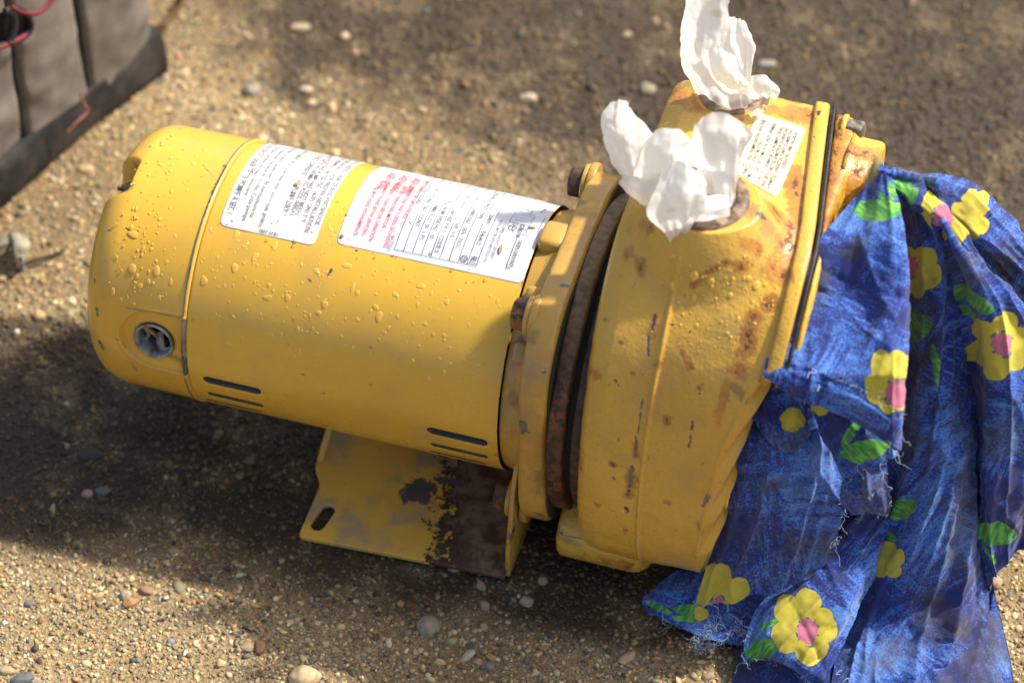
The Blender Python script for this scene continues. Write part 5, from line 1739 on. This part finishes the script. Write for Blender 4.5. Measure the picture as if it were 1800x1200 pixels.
sheet('paper_fold', [[(1225, 300, .010), (1222, 330, .012), (1226, 356, .012), (1238, 392, .010)], [(1250, 296, .010), (1252, 330, .014), (1256, 356, .012), (1262, 386, .008)], [(1276, 300, .004), (1284, 330, .006), (1286, 352, .006), (1284, 378, .006)]],
      lambda p: np.full(len(p), .17), 40, 40, seed=55, pf=yp, dirt_shade=[((1245, 340), (16, 30))], **K)
sheet('paper_fold', [[(1168, 296, .002), (1150, 335, .004), (1138, 362, .004), (1140, 386, .004), (1181, 422, .0)], [(1192, 282, .006), (1180, 325, .010), (1174, 358, .012), (1180, 392, .008), (1184, 425, .0)], [(1214, 292, .006), (1212, 330, .010), (1210, 358, .012), (1206, 390, .008), (1187, 424, .0)], [(1232, 306, .0), (1240, 335, .002), (1238, 362, .004), (1218, 390, .003), (1190, 420, .0)]],
      zi((280, .200), (340, .180), (390, .160), (425, .146)), 60, 60, seed=56, dirt_shade=[((1180, 372), (16, 7))], **K)
o = sheet('paper_fold', [[(1190, 384, .003), (1232, 390, .003), (1282, 378, .002)], [(1195, 350, .008), (1235, 352, .010), (1280, 350, .006)], [(1200, 325, .0), (1240, 325, .0), (1286, 320, .0)]], lambda p: np.full(len(p), .1625), 30, 30, seed=57, **K)

tis2 = empty('paper_towel', (PB2[0], PB2[1], .139), 'tall crumpled white paper towel standing in the far port, small tail to the right', 'paper towel', 'paper towels plugging the pump ports')
K['parent'] = tis2
yp = yplane(PB2[1] - .004, .00003, 170)
zz = lambda p: np.full(len(p), .17)
sheet('paper_fold', [[(1278, 32, -.006), (1280, 70, -.006), (1290, 100, -.004), (1302, 132, .0)], [(1300, 33, -.002), (1305, 66, .004), (1310, 100, .004), (1311, 134, .002)], [(1308, 40, -.004), (1328, 74, -.004), (1328, 96, -.002), (1316, 136, .0)]], zz, 40, 50, seed=60, pf=yp, **K)
sheet('paper_fold', [[(1206, -30, .0), (1204, 30, .002), (1199, 75, .002), (1203, 112, .002), (1216, 142, .002), (1244, 184, .002)], [(1232, -34, .006), (1228, 30, .010), (1224, 80, .014), (1232, 120, .012), (1246, 152, .008), (1268, 197, .004)], [(1262, -30, .004), (1264, 30, .006), (1256, 80, .012), (1264, 120, .014), (1278, 152, .010), (1296, 201, .005)], [(1282, -20, .0), (1283, 30, .0), (1288, 75, .002), (1298, 110, .006), (1312, 140, .006), (1330, 186, .003)]],
      zz, 80, 100, seed=61, pf=yp, dirt_shade=[((1262, 24), (18, 10)), ((1290, 182), (40, 8)), ((1255, 176), (20, 8))], **K)
sheet('paper_fold', [[(1236, 60, .016), (1232, 100, .020), (1248, 135, .018), (1262, 160, .012)], [(1262, 80, .020), (1266, 112, .024), (1282, 142, .022), (1294, 168, .014)], [(1290, 100, .010), (1300, 125, .014), (1312, 146, .014), (1320, 166, .010)]], zz, 50, 50, seed=62, pf=yp, **K)
sheet('paper_fold', [[(1300, 140, .008), (1308, 158, .010), (1318, 176, .006)], [(1325, 134, .010), (1330, 154, .014), (1334, 173, .008)], [(1345, 134, .008), (1352, 154, .012), (1350, 171, .006)], [(1356, 146, .006), (1367, 160, .006), (1360, 173, .004)]], zz, 40, 30, seed=63, pf=yp, **K)
# ---------------------------------------------------------------- canvas tool bag, upper left
m = M('grey_canvas')
n = m.noise(30, 4, .6)
col = m.mix(m.mr(n, .35, .65), (.135, .115, .095), (.21, .182, .152))
col = m.mix(m.mul(m.mr(m.noise(9, 3), .5, .7), .4), col, (.10, .078, .06))
mat_canvas = m.fin(col, .9, m.bump(m.noise(500, 2), .3, .0005))
m = M('black_bag_base')
n = m.noise(35, 4, .65)
mat_base = m.fin(m.mix(m.mr(n, .4, .66), (.010, .009, .008), (.045, .036, .028)), .85, m.bump(n, .5, .002))
mat_red = M('red_piping').fin((.17, .010, .025), .7)
m = M('brown_strap')
mat_strap = m.fin(m.mix(m.noise(60, 3), (.10, .055, .02), (.20, .115, .04)), .75)
K0 = P(288, 116, z=G); K1 = P(-120, 448, z=G)
al = K1 - K0; LB = np.linalg.norm(al); al /= LB
on = np.cross([0, 0, 1.0], al); on /= np.linalg.norm(on)
if on @ (CAM - K0) < 0: on = -on
bag = empty('tool_bag', tuple((K0 + K1) / 2 - on * .06), 'grey canvas tool bag with black base and red edged pockets at the upper left', 'tool bag')


def s_of(px):
    """distance along the bag of the wall seen above a spot on its foot"""
    ss = np.linspace(0, LB, 400)
    q = proj(K0 + np.outer(ss, al) + np.array([0, 0, .03]))
    return float(np.interp(-px, -q[:, 0], ss)) if q[0, 0] > q[-1, 0] else float(np.interp(px, q[:, 0], ss))


SE = [s_of(155), s_of(45)]
HB = .215
ns, nh = 200, 90
s = np.linspace(0, LB, ns); h = np.linspace(.026, HB, nh)
Sg, Hg = np.meshgrid(s, h, indexing='ij')
ed = [0] + SE + [LB]
bul = np.zeros_like(Sg)
for a_, b_ in zip(ed[:-1], ed[1:]):
    t_ = np.clip((Sg - a_) / (b_ - a_), 0, 1)
    bul += np.where((Sg >= a_) & (Sg < b_), .0065 * np.sin(np.pi * t_) ** .4, 0)
for a_ in SE: bul -= .006 * np.exp(-((Sg - a_) / .0028) ** 2)
bul *= .45 + .55 * sstep(.026, .07, Hg)
pt = np.stack([Sg, Hg], -1).reshape(-1, 2)
bul += (.010 * vnoise(pt, 11, 80, 3) + .0012 * vnoise(pt, 70, 81, 1)).reshape(Sg.shape)
rnd = .02 * (1 - np.sqrt(np.clip(1 - ((.02 - np.clip(Sg, 0, .02)) / .02) ** 2, 0, 1)))
v = K0 + Sg[..., None] * al + (bul - rnd + .002)[..., None] * on + Hg[..., None] * np.array([0, 0, 1.0])
# closed body: front, then back around at depth .14
rows = [v, v - on * .0]
Dp = .15
back = K0 + Sg[..., None] * al - on * Dp + Hg[..., None] * np.array([0, 0, 1.0])
V = np.concatenate([v.reshape(-1, 3), back.reshape(-1, 3)])
F1 = grid_faces(ns, nh); F2 = grid_faces(ns, nh, flip=True) + ns * nh
idx = np.arange(ns * nh).reshape(ns, nh)
loop = np.concatenate([idx[0, :], idx[1:, -1], idx[-1, -2::-1], idx[-2:0:-1, 0]]); l2 = np.roll(loop, -1)
obj('bag_body', V, [F1, F2, np.stack([l2, loop, loop + ns * nh, l2 + ns * nh], -1)], mat_canvas, bag)
# black base, lumpy, standing a little proud
nb = 26
prof = np.linspace(0, 1, nb)
Sg, T = np.meshgrid(np.linspace(.004, LB, 240), prof, indexing='ij')
o_ = .004 + .0035 * np.sin(np.pi * T) ** .5 - .006 * (T > .97)
hh = .0005 + .036 * T
pt = np.stack([Sg, T * .05], -1).reshape(-1, 2)
o_ = o_ + (.0045 * vnoise(pt, 26, 85, 2)).reshape(Sg.shape)
hh = hh + (.003 * vnoise(pt, 20, 86, 2)).reshape(Sg.shape) * T
o_ = np.where((T <= 0.001), -Dp, o_)
o_ = np.where((T >= .999), -.02, o_)
hh = np.maximum(hh, .0004)
v = K0 + Sg[..., None] * al + o_[..., None] * on + hh[..., None] * np.array([0, 0, 1.0])
V = v.reshape(-1, 3)
endc = np.concatenate([V[:nb], [V[:nb].mean(0)]])
f = [grid_faces(240, nb)]
V2 = np.concatenate([V, [V[:nb].mean(0)]])
k = np.arange(nb); f.append(np.stack([k, (k + 1) % nb, np.full(nb, len(V2) - 1)], -1))
obj('bag_base', V2, f, mat_base, bag)


def onbag(px, py, off=.012):
    d = ray(px, py); p0 = K0 + on * off
    return CAM + d * (((p0 - CAM) @ on) / (d @ on))


for pts, r_ in (([(18, 12), (40, 22), (62, 24), (80, 14), (98, -8)], .0016), ([(-20, 92), (0, 84), (28, 72), (46, 62)], .0018)):
    v, f = tube(catmull([onbag(a_, b_, .022) for a_, b_ in pts], 30), r_, 8)
    obj('red_piping', v, f, mat_red, bag)
v, f = tube(catmull([onbag(a_, b_, .021) for a_, b_ in [(8, 20), (30, 14), (50, 28), (54, 50), (40, 66), (10, 78), (-8, 84)]], 50), .0022, 8)
obj('pocket_edge', v, f, mat_base, bag)
c_ = [onbag(a_, b_, .0185) for a_, b_ in [(-6, 26), (10, 18), (30, 18), (48, 30), (52, 50), (38, 64), (10, 74), (-8, 80)]]
ctr_ = np.mean(c_, 0) - on * .004
obj('pocket_mouth', np.array(c_ + [ctr_]), [(i, (i + 1) % 8, 8) for i in range(8)], M('pocket_dark').fin((.012, .013, .014), .5), bag)
v, f = tube(catmull([onbag(a_, b_, .022) for a_, b_ in [(22, 20), (24, 45), (18, 72)]], 16), .0030, 8)
obj('pocket_clip', v, f, mat_rubber, bag)
v, f = tube(catmull([onbag(141, 163, .019), onbag(147, 182, .021), onbag(154, 196, .022), onbag(136, 214, .022), onbag(120, 231, .020)], 30), .0009, 6)
obj('red_thread', v, f, M('faded_red_thread').fin((.28, .10, .075), .8), bag)
for a_ in SE:
    c = np.array([K0 + al * a_ + on * .001 + np.array([0, 0, q]) for q in np.linspace(.03, HB, 20)])
    v, f = tube(c, .0012, 6)
    obj('pocket_seam', v, f, mat_base, bag)
c = catmull([onbag(288, 46, -.02), onbag(303, 26, -.02), onbag(314, 4, -.02), onbag(318, -26, -.02)], 30)
v, f = tube(c, .0030, 10)
obj('strap', v, f, mat_strap, bag)
# ---------------------------------------------------------------- single pebbles, a dead leaf, husks
V3, F3 = ico(4)


def pebble(px, py, wx, wy, colr, label, hfac=.55, rot=0.0, ang=0.0, seed=0, name='pebble'):
    c = P(px, py, z=G)
    rx, ry = wx / 2970 / 2, wy / 2970 / 2 / .78
    rx, ry = rx * .92, ry * .92; ang = max(ang, .45)
    rz = min(rx, ry) * hfac * 1.25
    rng = np.random.default_rng(seed + 100)
    v = V3 * (1 + .16 * vnoise(V3 * 1.0, 1.3, seed, 2) + .05 * vnoise(V3, 4, seed + 3, 2))[:, None]
    if ang: # flattened facets
        for k in range(7):
            d = rng.normal(0, 1, 3); d /= np.linalg.norm(d)
            t_ = v @ d; lim = rng.uniform(.62, .85)
            v = v - np.outer(np.clip(t_ - lim, 0, None) * ang, d)
    v = v * [rx, ry, rz]
    # long axis in the picture's horizontal, then turned
    a_ = rot + math.atan2(RIGHT[1], RIGHT[0])
    c_, s_ = math.cos(a_), math.sin(a_)
    v = np.stack([v[:, 0] * c_ - v[:, 1] * s_, v[:, 0] * s_ + v[:, 1] * c_, v[:, 2]], -1)
    g0 = float(gh(np.array([c[0]]), np.array([c[1]]))[0])
    me = mesh_data(name, v, F3)
    cattr(me, 'grain', np.clip(np.array(colr) * np.array([.80, .74, .64]) * (1 + .25 * vnoise(V3, 2.2, seed + 7, 3))[:, None], .01, .95))
    o = link(name, me, mat_pebble)
    o.location = (c[0], c[1], G + g0 + rz * .22)
    tag(o, label, 'pebble', 'larger pebbles on the gravel')


m = M('pebble_stone')
b = m.n('Attribute', attribute_name='grain', out=0)
mat_pebble = m.fin(m.mix(m.mul(m.mr(m.noise(260, 4, .65), .45, .7), .45), b, m.mix(1.0, b, (.45, .40, .34), 'MULTIPLY')), .7, m.bump(m.noise(500, 3), .3, .0004))
GREY, CREAM, TAN, SLATE, ORNG, PINK, DARK = (.33, .31, .26), (.50, .42, .28), (.46, .36, .23), (.15, .17, .19), (.50, .28, .12), (.46, .31, .26), (.075, .07, .065)
for i, a_ in enumerate([
        (441, 162, 46, 30, GREY, 'large pale grey pebble on the ground above the motor end bell', .6, .1, 0),
        (527, 50, 52, 22, CREAM, 'flat cream oval pebble left of the small dark damp patch', .5, 0, 0),
        (930, 172, 46, 22, (.55, .50, .40), 'pale angular wedge shaped stone behind the middle of the motor', .5, -.1, .8),
        (1137, 160, 40, 28, GREY, 'rounded grey pebble just left of the casing top', .6, -.5, 0),
        (1350, 112, 46, 18, (.33, .34, .32), 'flat grey stone just right of the standing paper towel', .5, 0, .3),
        (753, 1100, 46, 40, (.40, .35, .29), 'large round greyish pebble on the edge of the pump shadow', .6, 0, 0),
        (536, 1192, 62, 38, (.66, .52, .33), 'largest cream pebble, cut by the bottom edge of the picture', .6, .2, 0),
        (457, 1141, 26, 24, (.30, .17, .11), 'dark reddish brown pebble touching a cream chip', .8, 0, .7),
        (435, 1139, 30, 20, CREAM, 'cream chip touching a reddish brown pebble', .6, .5, .8),
        (160, 798, 58, 26, DARK, 'largest dark stone, lying in the shadow left of the motor', .5, 0, 0),
        (180, 861, 36, 18, SLATE, 'dark blue grey pebble below the largest dark stone', .5, 0, .4),
        (153, 866, 22, 16, PINK, 'small pinkish stone touching a blue grey pebble in the shadow', .6, 0, .4),
        (69, 557, 24, 20, (.60, .40, .22), 'round orange tan pebble left of the end bell', .8, 0, 0),
        (30, 585, 14, 14, (.66, .60, .48), 'small round white pebble below left of the orange tan pebble', .8, 0, 0),
        (305, 968, 30, 13, (.42, .33, .22), 'thin tan stone chip inside the lower shadow edge', .5, -.1, .6),
        (256, 1040, 34, 16, (.42, .25, .15), 'rusty brown oblong stone right of an orange one', .6, -.2, .8),
        (230, 1060, 32, 20, ORNG, 'orange block shaped stone lower left', .7, .3, .8),
        (221, 1046, 24, 18, (.50, .44, .36), 'pale translucent stone above the orange block', .7, 0, .3),
        (38, 1192, 46, 24, SLATE, 'blue grey stone cut by the lower left edge', .5, .1, .5),
        (12, 1178, 34, 17, CREAM, 'smooth cream stone above the blue grey one at the lower left', .6, 0, 0),
        (52, 1060, 24, 15, (.20, .21, .21), 'small slate chip in the sunlit grit far left', .5, -.2, .3),
        (150, 300, 44, 22, (.52, .42, .26), 'blurred yellowish stone in front of the tool bag', .5, 0, .3),
        (1100, 1160, 46, 16, (.58, .46, .30), 'long cream flake standing slanted left of the rag', .7, .7, .7),
        (860, 1172, 22, 17, (.24, .26, .27), 'small blue grey pebble at the bottom middle', .7, 0, 0),
        (824, 1150, 34, 15, (.60, .55, .48), 'whitish elongated chip left of a blue grey pebble', .6, .8, .6),
        (862, 1154, 26, 12, (.48, .33, .13), 'ochre chip right of the whitish elongated one', .6, -.4, .7),
        (606, 65, 24, 18, (.58, .47, .33), 'tan blurred pebble beside the small damp patch', .7, 0, 0),
        (624, 93, 17, 14, (.62, .40, .32), 'small pink round pebble under a tan one near the top', .8, 0, 0),
        (538, 158, 30, 15, (.60, .56, .46), 'whitish pebble right of the large pale grey one', .6, 0, 0),
        (548, 181, 24, 16, (.62, .53, .38), 'cream pebble below the whitish one', .7, 0, 0),
        (583, 188, 20, 15, (.64, .50, .34), 'small buff pebble right of the cream one', .7, 0, 0),
        (640, 208, 40, 20, (.30, .22, .15), 'brownish pebble above the gap between the motor stickers', .6, .3, .3),
        (1102, 62, 22, 15, (.56, .42, .28), 'tan pebble left of the standing paper towel', .7, .3, 0),
        (1750, 1022, 26, 28, (.46, .32, .22), 'pinkish brown stone right of the rag edge', .7, 0, .3),
        (925, 1056, 30, 20, (.44, .38, .30), 'grey tan pebble in the shadow below the bracket', .6, -.4, .4),
        (912, 1047, 9, 9, (.66, .56, .46), 'tiny pale round bead beside the grey tan pebble', .8, 0, 0),
        (852, 1062, 24, 20, (.38, .28, .17), 'brown block pebble below the rusty end of the plate', .7, 0, .6),
        (845, 1027, 18, 22, (.42, .34, .24), 'tan pebble close under the bracket tip', .7, .3, .6),
        (954, 1020, 22, 18, (.40, .33, .19), 'ochre grey pebble below the flange', .7, 0, .3),
        (800, 997, 30, 18, (.52, .49, .44), 'whitish chip lying at the plate hole', .6, 0, .8),
        (705, 1060, 16, 14, ORNG, 'small orange stone left of the large round greyish pebble', .7, 0, .7),
        (92, 895, 12, 30, (.36, .30, .22), 'upright beige splinter in the shadow far left', .5, 0, .3)]):
    px, py, wx, wy, colr, lab_, hf, rot, ang = a_
    pebble(px, py, wx, wy, colr, lab_, hf, rot, ang, seed=i)

# dead leaf clump, far left
m = M('dead_leaf')
nl = m.noise(40, 4, .6)
mat_leaf = m.fin(m.mix(m.mr(nl, .35, .65), (.13, .115, .07), (.33, .31, .22)), .8, m.bump(nl, .4, .001))
leaf = empty('dried_leaf', tuple(P(30, 450, z=G)), 'curled greyish green dried leaf on the sunlit ground at the left edge', 'leaf')
KL = dict(mat=mat_leaf, parent=leaf, wr=.0010, crease=.002, th=.0002)
zl = lambda p: np.full(len(p), G + .006)
sheet('leaf_blade', [[(-14, 432, .002), (-10, 416, .006), (14, 412, .006)], [(-14, 440, .008), (-4, 430, .014), (16, 420, .012)], [(-10, 452, .002), (6, 446, .004), (18, 440, .002)]], zl, 24, 24, seed=70, **KL)
sheet('leaf_blade', [[(10, 414, .004), (18, 432, .006), (24, 452, .002)], [(26, 410, .010), (32, 428, .016), (34, 452, .010), ], [(42, 414, .004), (50, 432, .008), (46, 458, .002)]], zl, 30, 30, seed=71, **KL)
sheet('leaf_blade', [[(30, 440, .004), (34, 458, .004), (38, 474, .0)], [(40, 436, .008), (43, 456, .008), (44, 474, .002)]], zl, 14, 24, seed=72, **KL)
v, f = tube(catmull([P(18, 484, z=G + .003), P(50, 462, z=G + .005), P(82, 452, z=G + .005), P(112, 440, z=G + .003)], 24), np.linspace(.0016, .0009, 24), 8)
obj('stem', v, f, M('dark_stem').fin((.035, .026, .018), .8), leaf)


# husks and crumbs stuck to the wet stickers
def husk(px, py, L, W, angd, colr, label):
    x_, p_ = cyl_px(px, py)
    c = cyl(x_, p_, R + .0012)
    nrm_ = np.array([0, -math.sin(p_), math.cos(p_)])
    t1 = np.array([1.0, 0, 0]); t2 = np.cross(nrm_, t1)
    a_ = R_(angd)
    u_ = math.cos(a_) * t1 + math.sin(a_) * t2; w_ = np.cross(nrm_, u_)
    vv = ico(3)[0]
    vv = vv * (1 + .15 * vnoise(vv, 2, 5, 2))[:, None]
    # pointed ends and a split down the middle
    taper = 1 - .55 * vv[:, 0] ** 2
    q = vv * [L, W, W * .5]
    q[:, 1] *= taper; q[:, 2] *= taper
    q[:, 2] -= np.exp(-(vv[:, 1] / .22) ** 2) * W * .28 * (vv[:, 2] > 0)
    me = mesh_data('seed_husk', np.outer(q[:, 0], u_) + np.outer(q[:, 1], w_) + np.outer(q[:, 2], nrm_), ico(3)[1])
    o = link('seed_husk', me, M('husk').fin(colr, .6))
    o.location = c
    tag(o, label, 'seed husk')


husk(880, 440, .0034, .0012, 96, (.30, .25, .13), 'split olive seed husk on the right part of the rating sticker')
husk(935, 402, .0026, .0009, 15, (.33, .27, .15), 'short husk on the rating sticker right of the ground mark')
husk(958, 372, .0012, .0006, 40, (.30, .22, .12), 'tiny husk fragment near the right end of the rating sticker')
husk(521, 326, .0018, .0014, 60, (.33, .24, .10), 'brown crumb on the lettering of the warning sticker')
husk(602, 416, .0014, .0011, 20, (.36, .25, .10), 'brown crumb on the left edge of the rating sticker')
# ---------------------------------------------------------------- lift everything so that the ground lies at z = 0
for o in list(S.objects):
    if o.parent is None and o.type not in ('CAMERA', 'LIGHT'):
        o.location.z -= G
